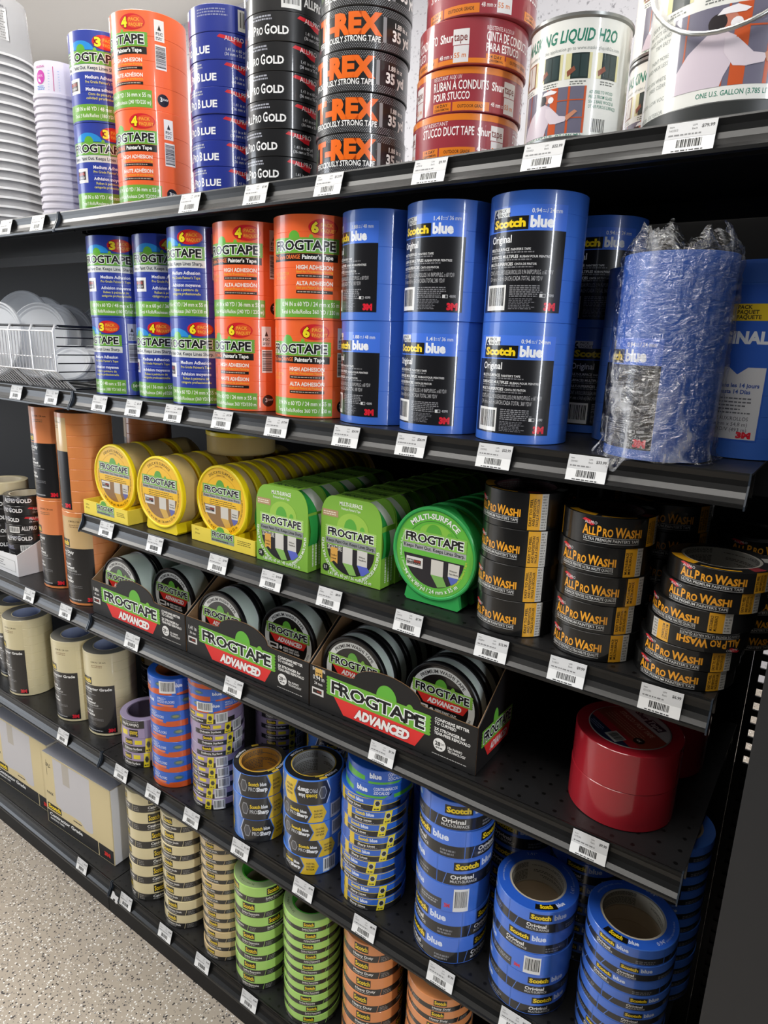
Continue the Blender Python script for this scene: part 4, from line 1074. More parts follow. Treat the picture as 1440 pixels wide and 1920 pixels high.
ORDF = ['front', 'second', 'third', 'fourth', 'fifth', 'sixth', 'seventh', 'eighth', 'ninth', 'tenth', 'eleventh', 'twelfth', 'thirteenth', 'fourteenth']
def tray(name, label, w, depth, hf, x, y, z, col, d, bump=True):
    t = thing(name, label, 'box', (x, y, z))
    mat = PM(col); th = .0012
    pts = [(-w / 2, 0), (w / 2, 0), (w / 2, hf)]
    pts += [(w * .12, hf)] + [(w * .12 * math.cos(a) - w * .08 * (a / PI) * 0 - .0, hf + .010 * math.sin(a)) for a in (PI * i / 10 for i in range(0, 11))][1:] if bump else []
    pts += [(-w * .12, hf)] if bump else []
    pts += [(-w / 2, hf)]
    MB().prism(pts, 'y', 0, th, mat).obj('front_panel', t)
    for sx in (-1, 1): MB().box(sx * w / 2, th, 0, sx * (w / 2 - th), depth, hf, mat).obj('side_panel', t)
    bk = MB(); bk.box(-w / 2 + th, th, 0, w / 2 - th, depth, th, mat); bk.box(-w / 2 + th, depth - th, th, w / 2 - th, depth, hf, mat); bk.obj('base', t)
    d.flat(lambda u, v, q: (u / 1000, -q, v / 1000)).obj('front_print', t)
    return t
def D_tray(w, a, b_):
    d = Design(2)
    d.rect('#ecd44a', -w * 500 + .6, .6, w * 500 - .6, 27.5)
    hill(d, -14, 29, 20, 8, '#5aa23a'); logo_ft(d, -29, 14, 60, 15, '#7cae4a'); d.rect('#8e9a8c', -29, 8, 31, 14); d.micro('#3a3c48', -27, 9, 29, 13, 1, .6)
    d.text('#6a5a14', a, -w * 500 + 8, 20, 3.6, b=0, xs=.9); d.text('#6a5a14', b_, -w * 500 + 8, 13, 3.6, b=0, xs=.9)
    d.micro('#6a5a14', 40, 13, w * 500 - 8, 23, 3, .4)
    return d
CY48 = case_proto('y', .056, '1.88 in x 60 yd / 48 mm x 55 m', .069, True); CY36 = case_proto('y', .044, '1.41 in x 60 yd / 36 mm x 55 m', .0695, True)
CY24 = case_proto('y', .030, '.94 in x 60 yd / 24 mm x 55 m', .067, True, lidd=.014)
yt = .0022
tray('display_tray', 'small yellow card tray at the left end holding a wide yellow case', .152, .215, .030, .0755, .005, Z3 + .0004, '#ecd44a', D_tray(.152, '1.88 in', '48 mm'))
for i in range(3):
    case(CY48, 'tape_case', 'wide yellow tape case, %s of the row in the left tray' % ORDF[i], 'tape case', .0755, .0290 + i * (.0575 if i < 2 else .0575) + (.012 if i == 2 else 0), Z3 + .0025 + yt + .009, .069, .056, 'yellow tape cases')
for i in range(3):
    case(CY36, 'tape_case', 'round yellow tape case on its own foot, %s of the row' % ORDF[i], 'tape case', .2345 + .002 * i, .0195 + i * .0465, Z3 + .0006 + .0085, .0695, .044, 'yellow tape cases')
tray('display_tray', 'small yellow card tray holding the long row of thin yellow cases', .167, .395, .028, .397, .0295, Z3 + .0004, '#ecd44a', D_tray(.163, '.94 in', '24 mm'))
for i in range(12):
    case(CY24, 'tape_case', 'thin round yellow tape case, %s in the long tray row' % ORDF[i], 'tape case', .384 + .0008 * i, .040 + i * .0318, Z3 + .0025 + yt + .009, .067, .030, 'yellow tape cases', 0, 0)
# one yellow case lying flat on the second row
t = thing('tape_case', 'yellow tape case lying flat on top of the upright yellow cases', 'tape case', (.285, .185, Z3 + .1465), .2, 'yellow tape cases')
for n_, m_ in CY36:
    if n_ != 'foot': mobj(n_, m_, t)
for i in range(3):
    case(CY36, 'tape_case', 'shaded yellow case under the flat-lying one, %s from the aisle' % ORDF[i].replace('front', 'first'), 'tape case', .262 + .006 * i, .160 + i * .05, Z3 + .0006 + .0085, .0695, .044, 'yellow tape cases')

def D_gbox(w, size):
    d = Design(41); G = '#80bb3a'
    circ_seg(d, '#1d191c', 46, -1)
    sh = Design(); sh.r = d.r
    d.el = [((b[0], b[1] + 55, b[2], b[3] + 55), l, [[(p[0], p[1] + 55) for p in q] for q in qs], c) for b, l, qs, c in d.el]
    d.text('#f0f3e8', 'MULTI-SURFACE', 0, 121, 6, w=43, b=.03, al='c'); d.text('#f0f3e8', "Premium Painter's Tape", 0, 114.5, 4, w=36, b=.01, al='c')
    d.rect('#b0906a', -55, 100, -24, 111); d.micro('#e8dcc8', -53, 102, -26, 109, 2, .5)
    d.ell('#98c24a', 4, 86, 30, 25, 28, 0, 180)
    hill(d, -12, 86, 24, 16, '#58a63a'); hill(d, 18, 86, 9, 7, '#62ae3c')
    logo_ft(d, -48, 66, 96, 20, '#a4cb6a'); d.rect('#8d918f', -48, 56, 48, 66); d.text('#20222a', 'Keeps Paint Out. Keeps Lines Sharp.', -46, 59, 5, w=92, b=.02)
    d.text('#eae4dc', 'SIGNATURE', -44, 46, 8, w=28, b=.02)
    d.poly('#d8a24a', [(-38, 50), (-24, 50), (-24, 24), (-31, 28), (-38, 24)]); d.text('#5a4418', 'PaintBlock', -37, 36, 3, w=12, b=.0); d.micro('#5a4418', -36, 30, -26, 34, 1, .5)
    d.poly('#d2cfc8', [(-14, 55), (5, 55), (5, 28), (-14, 28)]); d.poly('#88b85c', [(-14, 28), (5, 28), (13, 12), (0, 10)])
    d.poly('#d2cfc8', [(14, 55), (33, 55), (33, 30), (14, 30)]); d.poly('#5a66c0', [(14, 30), (33, 30), (38, 24), (27, 15), (22, 14)])
    d.text('#3a3834', 'Without', 17, 43, 2.8, w=12, b=.01); d.text('#3a3834', 'PaintBlock', 17, 38.5, 2.8, w=14, b=.01)
    d.arc('#f0f3e8', 'SURFACES MULTIPLES', 0, 55, 51, -118, 4.6, .02); d.arc('#f0f3e8', 'SUPERFICIES MÚLTIPLES', 0, 55, 55, 122, 4.6, .02, True)
    d.ell('#222420', -47, 14, 6.5, 6.5); d.text('#d8d8d0', '21', -51, 12, 4.6, b=.03)
    d.text('#f0f3e8', size, 0, 3.4, 5.4, w=84, b=.01, al='c')
    return d
def gbox_proto(w, depth, size):
    G = PM('#7fb23c'); hm, ht = .099, .1345; bw = .034
    def front():
        pts = [(-w / 2, 0), (w / 2, 0), (w / 2, hm)]
        for i in range(1, 9):
            a = PI / 2 * i / 9; pts.append((bw + (w / 2 - bw) * math.cos(a), hm + (ht - hm) * math.sin(a)))
        pts.append((bw, ht)); L = [(-x, z) for x, z in pts[2:]][::-1]
        return pts + L
    p = []
    p.append(('front_panel', MB().prism(front(), 'y', 0, .0008, G).mesh('front_panel'))); p.append(('back_panel', MB().prism(front(), 'y', depth - .0008, depth, G).mesh('back_panel')))
    s = MB()
    for sx in (-1, 1): s.box(sx * w / 2, .0008, 0, sx * (w / 2 - .0008), depth - .0008, hm, G)
    s.box(-bw, .0008, ht - .0008, bw, depth - .0008, ht, G); s.box(-w / 2, .0008, 0, w / 2, depth - .0008, .0008, G)
    td = Design(3); td.text('#35522a', 'FROGTAPE', -28, 8, 11, w=56, b=.06); td.rect('#4c6a34', -30, 24, 30, 26)
    td.flat(lambda u, v, q: (u / 1000, min(v, depth * 1000 - 6) / 1000 + .004, ht + q), mb=s)
    sd = Design(4)
    for i in range(4): sd.micro('#e8f0dc', 8, 10 + i * 8, 86, 15 + i * 8, 1, .6)
    sd.flat(lambda u, v, q: (w / 2 + q, min(v / 1000, depth - .003), u / 1000), mb=s)
    p.append(('sleeve', s.mesh('sleeve')))
    half = depth * .52; rr = w / 2 + .002
    rol = MB(); rz = .0698; n = 44
    for z0, z1, m in ((.0012, half, M('#2f9646', .35)), (half, depth - .0012, M('#c9cbc0', .5))):
        for k in range(n):
            a0, a1 = 2 * PI * k / n, 2 * PI * (k + 1) / n
            vs = [(rr_ * math.sin(a) , y, rz + rr_ * math.cos(a)) for a, y, rr_ in ((a0, z0, .0632), (a1, z0, .0632), (a1, z1, .0632), (a0, z1, .0632))]
            ns = [(math.sin(a), 0, math.cos(a)) for a in (a0, a1, a1, a0)]
            rol.add(vs, [(0, 1, 2, 3)], m, ns)
    p.append(('tape', rol.mesh('tape')))
    p.append(('front_print', D_gbox(w, size).flat(lambda u, v, q: (u / 1000 * w / .116, -q, v / 1000)).mesh('front_print')))
    return p
GB1 = gbox_proto(.116, .048, '1.88 in x 60 yd / 48 mm x 55 m'); GB2 = gbox_proto(.119, .037, '1.41 in x 60 yd / 36 mm x 55 m')
for i in range(5): place(GB1, 'tape_box', 'lime green arched tape box, %s of the wide-box row' % ORDF[i], 'box', (.5470 + .001 * i, .0255 + i * .0492, Z3 + .0005), 0, 'wide green tape boxes')
for i in range(9): place(GB2, 'tape_box', 'lime green arched tape box, %s of the narrower-box row' % ORDF[i], 'box', (.6815 + .0015 * i, .0385 + i * .0382, Z3 + .0005), 0, 'narrow green tape boxes')
CG24 = case_proto('g', .030, '.94 in x 60 yd / 24 mm x 55 m', .0695)
for i in range(8): case(CG24, 'tape_case', 'round green tape case standing on its foot, %s of its row' % ORDF[i], 'tape case', .834 + .0035 * i, .034 + i * .0315 + (.006 if i else 0), Z3 + .0006 + .0085, .0695, .030, 'round green cases')
WR = .0545
W48 = [tape_proto(WR, .048, '#141414', D_washi(48), '#1a1213', .042), tape_proto(WR, .048, '#141414', D_washi(48, 1), '#1a1213', .042)]
def D_washitop():
    d = Design(5)
    d.ring('#1a1a1a', 0, 0, 42.4, 54); d.ring('#e3a524', 0, 0, 43, 53.8, 188, 232); d.ring('#c7c5bf', 0, 0, 43, 53.8, -6, 14); d.ring('#8a2a30', 0, 0, 43, 53.6, 300, 318); d.ring('#e3a524', 0, 0, 51, 53.8, 240, 285)
    return d
W36 = [tape_proto(WR + .0008, .036, '#141414', D_washi(36, k), '#1a1213', .042) for k in (0, 1)]
W36T = tape_proto(WR + .0008, .036, '#141414', D_washi(36, 0), '#4a2a2e', .042, top=D_washitop(), core_print=True)
W24 = [tape_proto(WR + .0010, .024, '#141414', D_washi(24, k), '#1a1213', .042) for k in (0, 1)]
W24U = tape_proto(WR + .0010, .024, '#141414', D_washi(24, 1).flipped(24), '#1a1213', .042)
W24T = tape_proto(WR + .0010, .024, '#141414', D_washi(24, 0), '#a8a49a', .042, top=D_washitop(), core_print=True)
W48T = tape_proto(WR, .048, '#141414', D_washi(48), '#4a2a2e', .042, top=D_washitop(), core_print=True)
wd = 'black washi tape roll with orange lettering'
stack([(W48[0], .048, 2, wd, .0005, 0), (W48[0], .048, 0, wd, -.001, 0), (W48[0], .048, -2, wd, .001, .0005), (W48T, .048, -4, wd, 0, .001)], .9535, .0645, Z3, 'in the left stack of four', 'black washi rolls')
stack([(W36[1], .036, 4, wd, 0, 0), (W36[0], .036, 8, wd, -.001, 0), (W36[1], .036, 16, wd, .001, 0), (W36[1], .036, 10, wd, -.001, .0005), (W36T, .036, 36, wd, .001, .001)], 1.0655, .0625, Z3, 'in the middle stack of five', 'black washi rolls')
stack([(W24[0], .024, 6, wd, -.002, 0), (W24[0], .024, 4, wd, .001, .001), (W24U, .024, 10, 'black washi tape roll turned upside down', .006, .001), (W24[1], .024, -16, wd, .010, .001), (W24[0], .024, 8, wd, .016, .002), (W24T, .024, 16, wd, .020, .003)], 1.176, .0600, Z3, 'in the right stack of six', 'black washi rolls')
stack([(W36[0], .036, 30, 'shaded black washi tape roll') for _ in range(4)] + [(W36T, .036, 24, 'shaded black washi tape roll')], 1.108, .185, Z3, 'in the stack behind the five', 'black washi rolls')
stack([(W48[0], .048, 40, 'shaded black washi tape roll') for _ in range(4)], .990, .180, Z3, 'in the stack behind the four', 'black washi rolls')
stack([(W24[0], .024, 40, 'dark washi tape roll in shadow') for _ in range(6)], 1.205, .215, Z3, 'behind the right stack of six', 'black washi rolls')

# ================================================================== fourth shelf (right bay): display boxes
def D_display(a, b_):
    d = Design(51)
    hill(d, -20, 66, 38, 22, '#64b23c'); hill(d, 34, 58, 16, 14, '#74b83c')
    logo_ft(d, -118, 34, 196, 33, '#6fb03a')
    d.poly('#df3330', [(-104, 34), (70, 34), (54, 7), (-84, 7)][0:4])
    d.out_text('ADVANCED', -62, 12, 15, 104, '#8a1a1a', '#f2ece8', .06, .10, .22)
    d.text('#eceae6', a, -149, 52, 7.6, b=.01, xs=.82); d.text('#eceae6', b_, -146, 43, 5.2, b=.01, xs=.82)
    d.rect('#d8d4d0', -151, 24, -126, 37); d.rect('#221a18', -149, 27, -130, 34); d.text('#c94a3a', 'BLOCK', -140, 29.5, 2.6, w=9, b=.02)
    for i, t in enumerate(('CONFORMS BETTER', 'TO CURVES®', '2X STRONGER for', 'TEAR-FREE REMOVAL®')): d.text('#eceae6', t, 86, (64, 57.5, 48, 41.5)[i], 4.6, w=(57, 36, 52, 60)[i], b=.03)
    d.ell('#e6e4e0', 96, 26, 10.5, 10.5); d.text('#2a2a2a', '28', 88.5, 24, 6.5, w=9, b=.03); d.text('#2a2a2a', 'DAY', 98.5, 26.5, 3.4, w=6, b=.01); d.micro('#4a4a4a', 90, 19, 102, 22.5, 1, .6)
    d.text('#eceae6', '10x NANO', 110, 25, 3.8, w=24, b=.02); d.text('#eceae6', 'TECHNOLOGY', 110, 19.5, 3.8, w=30, b=.02)
    d.micro('#b8b6b2', 84, 8, 146, 10.5, 1, .5)
    return d
def D_dside():
    d = Design(52)
    hill(d, 40, 62, 16, 20, '#64b23c'); logo_ft(d, 6, 36, 100, 27, '#6fb03a'); d.poly('#df3330', [(14, 36), (104, 36), (96, 14), (28, 14)]); d.text('#f2ece8', 'ADVANCED', 34, 19, 11, w=56, b=.05, shear=.2)
    return d
def display_box(x, label, a, b_, sig=False):
    t = thing('display_box', label, 'box', (x, .0125, Z4 + .0005))
    w, hf, hb, dp = .312, .0755, .148, .235; K = PM('#1b1a1a'); BR = PM('#8a6a4a')
    pts = [(-w / 2, 0), (w / 2, 0), (w / 2, hf), (.068, hf + .001)]
    for i in range(0, 15):
        a_ = PI * i / 14; pts.append((-.002 + .062 * math.cos(a_), hf + .003 + .026 * math.sin(a_)))
    pts += [(-.074, hf + .001), (-w / 2, hf)]
    f = MB(); f.prism(pts, 'y', 0, .0012, K); f.prism([(p[0] * .998, p[1] + .0003 if p[1] > .01 else p[1]) for p in pts], 'y', .0012, .0024, BR); fo = f.obj('front_panel', t)
    sp = [(.0024, 0), (dp, 0), (dp, hb), (.100, hb), (.0024, hf)]
    for sx in (-1, 1):
        s = MB(); s.prism(sp, 'x', sx * w / 2, sx * (w / 2 - .0012), K); s.prism([(p[0], p[1] + (.0003 if p[1] > .01 else .0012)) for p in sp], 'x', sx * (w / 2 - .0012), sx * (w / 2 - .0024), BR)
        so = s.obj('side_panel', t)
    b2 = MB(); b2.box(-w / 2 + .0024, .0024, 0, w / 2 - .0024, dp - .0012, .0012, BR); b2.box(-w / 2 + .0024, dp - .0012, 0, w / 2 - .0024, dp, hb, BR); b2.obj('base', t)
    d = D_display(a, b_)
    if sig:
        d.text('#eae4dc', 'SIGNATURE', -150, 68, 5.4, w=27, b=.02); d.poly('#d8ac5a', [(-144, 73), (-129, 73), (-129, 58), (-136.5, 61), (-144, 58)]); d.micro('#5a4418', -142, 62, -131, 67, 1, .5)
    d.flat(lambda u, v, q: (u / 1000, -q, v / 1000)).obj('front_print', fo)
    D_dside().flat(lambda u, v, q: (w / 2 + q, .010 + u / 1000, v / 1000)).obj('side_print', so)
    return t
DX = (.1475, .4640, .7790)
display_box(DX[0], 'black display box marked 1.88in holding two rows of round cases', '1.88in', '48 mm')
display_box(DX[1], 'black display box marked 1.41 in between two other boxes', '1.41 in', '36 mm')
display_box(DX[2], 'black display box marked 0.94 in beside the red rolls', '0.94 in', '24 mm', True)
AR = .066
A48 = case_proto('a', .056, '', AR, False); A36 = case_proto('a', .044, '', AR, False); A24 = case_proto('a', .031, '', AR, False)
for bi, (dx, pr, dp_, n, off) in enumerate(((DX[0], A48, .056, (3, 3), (0, 0)), (DX[1], A36, .044, (4, 4), (0, 0)), (DX[2], A24, .031, (6, 6), (0, 0)))):
    for c in (0, 1):
        for i in range(n[c]):
            yy = (.036, .062)[c] - (.012 if bi == 2 and c == 1 else 0) + off[c] * 0 + i * (dp_ + .002) + (.0 if i == 0 else .004)
            if yy + dp_ > .243: continue
            z_ = Z4 + .0020
            case(pr, 'tape_case', 'black-rimmed tape case, %s in the %s row of the %s display box' % (ORDF[i], ('left', 'right')[c], ('1.88in', '1.41in', '0.94in')[bi]), 'tape case', dx + (-.085, (.056, .060, .074)[bi])[c] + rnd.uniform(-.0008, .0008), yy, z_ + .0, AR, dp_, 'black-rimmed tape cases', 0, 0)
# red rolls
def D_red():
    d = Design(61); R = 51
    d.ell('#b9b4ae', 0, 0, R, R, 60)
    def chord(col, v0, v1):
        a = []
        for i in range(25):
            v = v0 + (v1 - v0) * i / 24; a.append((math.sqrt(max(0, R * R - v * v)), v))
        d.poly(col, a + [(-x, v) for x, v in a[::-1]])
    chord('#a8222c', 0, -0.01) if False else None
    chord('#8a3a26', -18, 22); chord('#1c2440', -R + .1, -30); chord('#a8242e', -30, -18)
    d.text('#1a1a20', 'Shur', -30, 31, 9, w=22, b=.04); d.rect('#15192c', -7, 28, 22, 42); d.text('#c8c4be', 'Tape', -5, 31, 9, w=25, b=.02)
    d.text('#c89a84', 'STUCCO / POLY TAPE', -36, 10, 7, w=66, b=.05); d.micro('#c08a74', -38, -12, 40, 6, 4, .3)
    d.ell('#1a1412', 32, -10, 7, 7); d.text('#d8c8b8', '4X', 28.5, -12, 4, w=7, b=.03); d.barcode(4, -42, 26, -24, True, '#c4c0b8'); d.micro('#8a90a8', -30, -44, 0, -34, 3, .4)
    return d
RED = tape_proto(.0685, .0545, '#a3202c', None, '#7a1a20', .052, .16)
REDT = tape_proto(.0685, .0545, '#a3202c', None, '#7a1a20', .052, .16)
rt = MB(); dd = D_red(); rt.lathe([(.0525, .0548), (.0005, .0548)], PM('#a8a39c'))
dd.flat(lambda u, v, q: (u / 1000, v / 1000, .0549 + q), P, mb=rt); REDT.append(('top_print', rt.mesh('top_print')))
stack([(RED, .0545, 10, 'wide glossy red tape roll'), (REDT, .0545, -38, 'glossy red tape roll with round label')], 1.1165, .094, Z4, 'of the front red pair', 'red tape rolls')
stack([(RED, .0545, 10, 'red tape roll in shade'), (RED, .0545, 10, 'red tape roll in shade'), (RED, .0545, 20, 'red tape roll in shade')], 1.128, .240, Z4, 'of the stack behind the front red pair', 'red tape rolls')

# ================================================================== left bay shelf: orange packs, black rolls in a white tray
MP_O = pack_proto(.057, .2155, 6, '#e0894e', D_maskpack('o', 215), rough=.45, ch=.0008); MP_W = pack_proto(.057, .2155, 9, '#e08c50', D_maskpack('w', 215), rough=.4, ch=.0008)
stack([(MP_O, .2155, 0, 'tall orange masking tape pack'), (MP_O, .2155, 2, 'tall orange masking tape pack')], -.2265, .088, Z4, 'of the left pair', 'orange masking packs', 'tape_pack')
stack([(MP_W, .2155, 8, 'tall tan-labelled orange masking pack'), (MP_W, .2155, -32, 'tall tan-labelled orange masking pack')], -.082, .1275 - .06, Z4, 'of the pair left of the display boxes', 'orange masking packs', 'tape_pack')
place(MP_W, 'tape_pack', 'tall orange masking pack at the back behind yellow cases, upper', 'tape', (-.160, .285, Z4 + .2166), R_(-60), 'orange masking packs')
place(MP_W, 'tape_pack', 'tall orange masking pack at the back behind yellow cases, lower', 'tape', (-.160, .285, Z4 + .0005), R_(-60), 'orange masking packs')
G24 = tape_proto(.052, .024, '#1a1a1c', D_pro('GOLD', '#1a1a1c', 24), '#cfc6b0'); G36 = tape_proto(.054, .036, '#1a1a1c', D_pro('GOLD', '#1a1a1c', 36), '#cfc6b0'); G36E = tape_proto(.054, .036, '#1a1a1c', D_pro_end('GOLD', '#1a1a1c', 36), '#cfc6b0'); G24E = tape_proto(.052, .024, '#1a1a1c', D_pro_end('GOLD', '#1a1a1c', 24), '#cfc6b0')
gdesc = 'small black tape roll'
stack([(G24E, .024, 10, gdesc), (G24, .024, 12, gdesc), (G24E, .024, 20, gdesc), (G24, .024, 60, gdesc), (G24E, .024, -6, gdesc), (G24, .024, 30, gdesc), (G24, .024, 42, gdesc), (G24, .024, 66, gdesc)], -.403, .088, Z4 + .002, 'in the right stack of the white tray', 'black rolls in the white tray')
stack([(G36, .036, 60, 'black tape roll'), (G36, .036, 52, 'black tape roll'), (G36, .036, 58, 'black tape roll'), (G36, .036, 56, 'black tape roll'), (G36, .036, 60, 'black tape roll')], -.512, .092, Z4 + .002, 'in the left stack of the white tray', 'black rolls in the white tray')
CRM = tape_proto(.054, .030, '#d8cba6', None, '#cfc6b0')
place(CRM, 'tape_roll', 'single cream tape roll on top of the left black stack in the white tray', 'tape', (-.512, .092, Z4 + .1845), 0, 'black rolls in the white tray')
stack([(G36E, .036, 52, 'shaded black tape roll') for _ in range(8)], -.43, .225, Z4, 'in the rear stack behind the white tray', 'black rolls at the back of the left bay')
t = thing('display_tray', 'white card tray with sloping side holding small black rolls', 'box', (-.42, .020, Z4 + .0004))
WH = PM('#e2e2e4'); w, dp = .18, .125
MB().prism([(-w, 0), (w / 2 - .012, 0), (w / 2 - .012, .056), (-.03, .050), (-w, .046)], 'y', 0, .0014, WH).obj('front_panel', t)
s = MB(); s.prism([(.0014, 0), (dp, 0), (dp, .118), (.075, .088), (.0014, .056)], 'x', w / 2 - .012, w / 2 - .0134, WH); s.obj('side_panel', t)
s = MB(); s.box(-w, .0014, 0, w / 2 - .0134, dp, .0014, WH); s.obj('base', t)
d = Design(7)
d.rect('#dededf', -62, 6, 67, 41)
for q in ((-60, 10, 66, 10.6), (-60, 38, 66, 38.6), (65.4, 10, 66, 38.6)): d.rect('#4a4a4e', *q)
d.micro('#77777c', -40, 16, 20, 34, 3, .4)
d.flat(lambda u, v, q: (u / 1000, -q, v / 1000)).obj('front_print', t)

# ================================================================== left bay: cream masking packs
MP_T = pack_proto(.0585, .2135, 9, '#dcd0a8', D_maskpack('t', 212), rough=.4, ri=.034, ch=.0007)
for mp, h in ((MP_T, .2135),):
    pass
grey_top = MB().lathe([(.0575, .2137), (.036, .2137)], M('#77746c', .6)).mesh('top_disc')
skylit_core = MB().lathe([(.0338, .2136), (.0338, .03)], M('#b9c4e2', .25)).mesh('core')  # sky light inside the core is put into this pale blue colour
MP_T = MP_T + [('top_disc', grey_top), ('core', skylit_core)]
mt = ['cream masking tape pack at the frame edge on the left bay shelf', 'cream masking tape pack with black label, second from the left edge', 'cream masking tape pack in the close pair, left one', 'cream masking tape pack in the close pair, right one beside lavender rolls']
for i, (x, y, a) in enumerate(((-.535, .100, 4), (-.4184, .066, 0), (-.192, .078, 5), (-.0935, .0905 + .0, 13))):
    place(MP_T, 'tape_pack', mt[i], 'tape', (x + (-.012 if i == 2 else .008 if i == 3 else 0), y, Z5 + .0005), R_(a), 'cream masking packs')
place(MP_T, 'tape_pack', 'cream masking tape pack in shade behind the close pair', 'tape', (-.066, .232, Z5 + .0005), 0, 'cream masking packs')

# ================================================================== fifth shelf (right bay)
def facefix(x, y, rel): return math.degrees(facing(x, y)) + rel
L48 = tape_proto(.0535, .044, '#a08fae', D_delicate(44)); L36 = tape_proto(.0535, .036, '#a08fae', D_delicate(36)); L24 = tape_proto(.0535, .024, '#a08fae', D_delicate(24))
def plain_top(r, ri, col, n=5, txt=None):
    d = Design(9)
    d.ring(col, 0, 0, ri * 1000 + .6, r * 1000 - 1.4)
    return d
L48T = tape_proto(.0535, .044, '#8f84a0', D_delicate(44).flipped(44), '#4a4152', rough=.2)
stack([(L36, .036, 42, 'lavender tape roll with black band'), (L36, .036, 48, 'lavender tape roll with black band'), (L48T, .044, -13, 'lavender tape roll turned upside down')], .0870, .0620, Z5, 'in the short lavender stack', 'lavender rolls')
F36 = tape_proto(.0555, .036, '#2c66cc', D_floor(36), '#8a4a24'); F36B = tape_proto(.0555, .036, '#2c66cc', D_floor(36, True), '#8a4a24')
fd = 'blue and orange tape roll'
stack([(F36, .036, -44, fd), (F36, .036, -42, fd), (F36, .036, -43, fd), (F36, .036, -40, fd), (F36, .036, -45, fd), (F36, .036, -20, fd), (F36B, .036, 48, 'blue and orange roll showing its barcode')], .1990, .0645, Z5, 'in the blue and orange stack', 'blue and orange rolls')
F24 = tape_proto(.0555, .026, '#2c66cc', D_floor(26), '#8a4a24'); F24B = tape_proto(.0555, .026, '#2c66cc', D_floor(26, True), '#8a4a24')
ld = 'thin lavender tape roll with yellow tag'
stack([(L24, .0242, a, ld) for a in (14, 17, 25, 24, 22, 62, 64, 61)] + [(L24, .0242, 25, ld)] + [(F24B, .026, 36, 'thin blue and orange roll with barcode'), (F24, .026, 40, 'thin blue and orange tape roll'), (F24, .026, 44, 'thin blue and orange tape roll')], .3230, .0690, Z5, 'in the tall mixed stack', 'rolls in the mixed lavender stack')
def D_protop():
    d = Design(5); d.ring('#1e1f22', 0, 0, 40, 52); d.ring('#d8b43a', 0, 0, 39.6, 41); d.ring('#d8b43a', 0, 0, 46, 52, -62, -46); d.ring('#d8b43a', 0, 0, 46, 52, 96, 112)
    d.arc('#e0c84a', 'Scotch', 0, 0, 44, 150, 4.2, .03, True); d.arc('#e6e8ee', 'PROSharp', 0, 0, 48, 120, 4.6, .03, True); d.arc('#e6e8ee', 'PROSharp', 0, 0, 44, -60, 4.6, .03)
    return d
P48 = tape_proto(.0525, .048, '#3f78d4', D_prosharp(48)); P48T = tape_proto(.0525, .048, '#3f78d4', D_prosharp(48), '#c08a3a', .0395, top=D_protop(), core_print=True)
pd = 'blue tape roll with arrow label'
stack([(P48, .0485, 51, pd), (P48, .0485, 47, pd), (P48T, .0485, 44, pd)], .4600, .0555, Z5, 'in the stack of three', 'blue arrow-label rolls')
P36 = tape_proto(.0552, .036, '#3f78d4', D_prosharp(36, 1)); P48G = tape_proto(.0552, .048, '#3f78d4', D_prosharp(48).flipped(48), '#a9a9a6', .0415, top=D_protop(), core_print=True)
P48G = [p if p[0] != 'label' else p for p in P48G]
stack([(P36, .036, 2, pd), (P36, .036, 34, pd), (P36, .036, 20, pd), (P36, .036, 16, pd), (P48G, .048, 25, 'wide blue arrow-label roll upside down')], .5940, .0585, Z5, 'in the stack of five', 'blue arrow-label rolls')
stack([(P48, .048, 50, 'shaded blue tape roll with arrow label') for _ in range(4)] + [(P48T, .048, 46, 'shaded blue tape roll with arrow label')], .540, .180, Z5, 'in the stack behind the three', 'blue arrow-label rolls')
stack([(P48, .048, 40, 'shaded blue tape roll with arrow label') for _ in range(4)], .672, .190, Z5, 'in the stack behind the five', 'blue arrow-label rolls')
stack([(L24, .0242, 60, 'dark lavender tape roll in shade') for _ in range(11)], .385, .190, Z5, 'in the stack behind the mixed stack', 'lavender rolls')
S24 = tape_proto(.0575, .0242, '#2b60c0', D_sharp(24)); T30 = tape_proto(.0585, .0265, '#2058b8', D_trim(26), '#142a50')
sd = 'thin blue tape roll with yellow tag'
stack([(S24, .0242, a, sd, dx, 0) for a, dx in ((33, .002), (35, .001), (19, -.001), (16, -.001), (36, 0), (47, .001), (32, 0), (40, .001), (23, -.001))] + [(T30, .0265, 22, 'blue and green trim tape roll', .008, .002), (T30, .0265, 42, 'blue and green trim tape roll', .010, .003)], .7275, .0650, Z5, 'in the yellow-tagged stack', 'blue rolls with yellow tags')
stack([(S24, .0242, 60, 'thin blue tape roll') for _ in range(9)], .800, .185, Z5, 'in the stack behind the yellow-tagged stack', 'blue rolls with yellow tags')
def D_bluetop(R, ri, sz):
    d = Design(6); d.ring('#2a5cc4', 0, 0, ri * 1000 + .3, R * 1000 - 1.2)
    d.arc('#15130f', 'I', 0, 0, 1, 0, .1) if False else None
    m = (R + ri) * 500
    d.ring('#15130f', 0, 0, m - 4.2, m + 5.2, 246, 281); d.arc('#f3d21e', 'Scotch', 0, 0, m + 2.6, 186.5, 6, .05, True, .78); d.arc('#dfe8fb', 'blue', 0, 0, m + 2.6, 161, 6, .03, True, .9)
    d.arc('#cfd8ee', sz, 0, 0, m + 2, 118, 5, .0, True); d.arc('#9fb2dc', 'painters tape multi surface', 0, 0, m + 2, 88, 2.6, .0, True); d.arc('#9fb2dc', 'painters tape multi surface', 0, 0, m - 1, -60, 2.8, .0); d.arc('#cfd8ee', sz, 0, 0, m - 1, 10, 5, .0)
    return d
BR_ = .0590; TBL = '#3a6cc8'
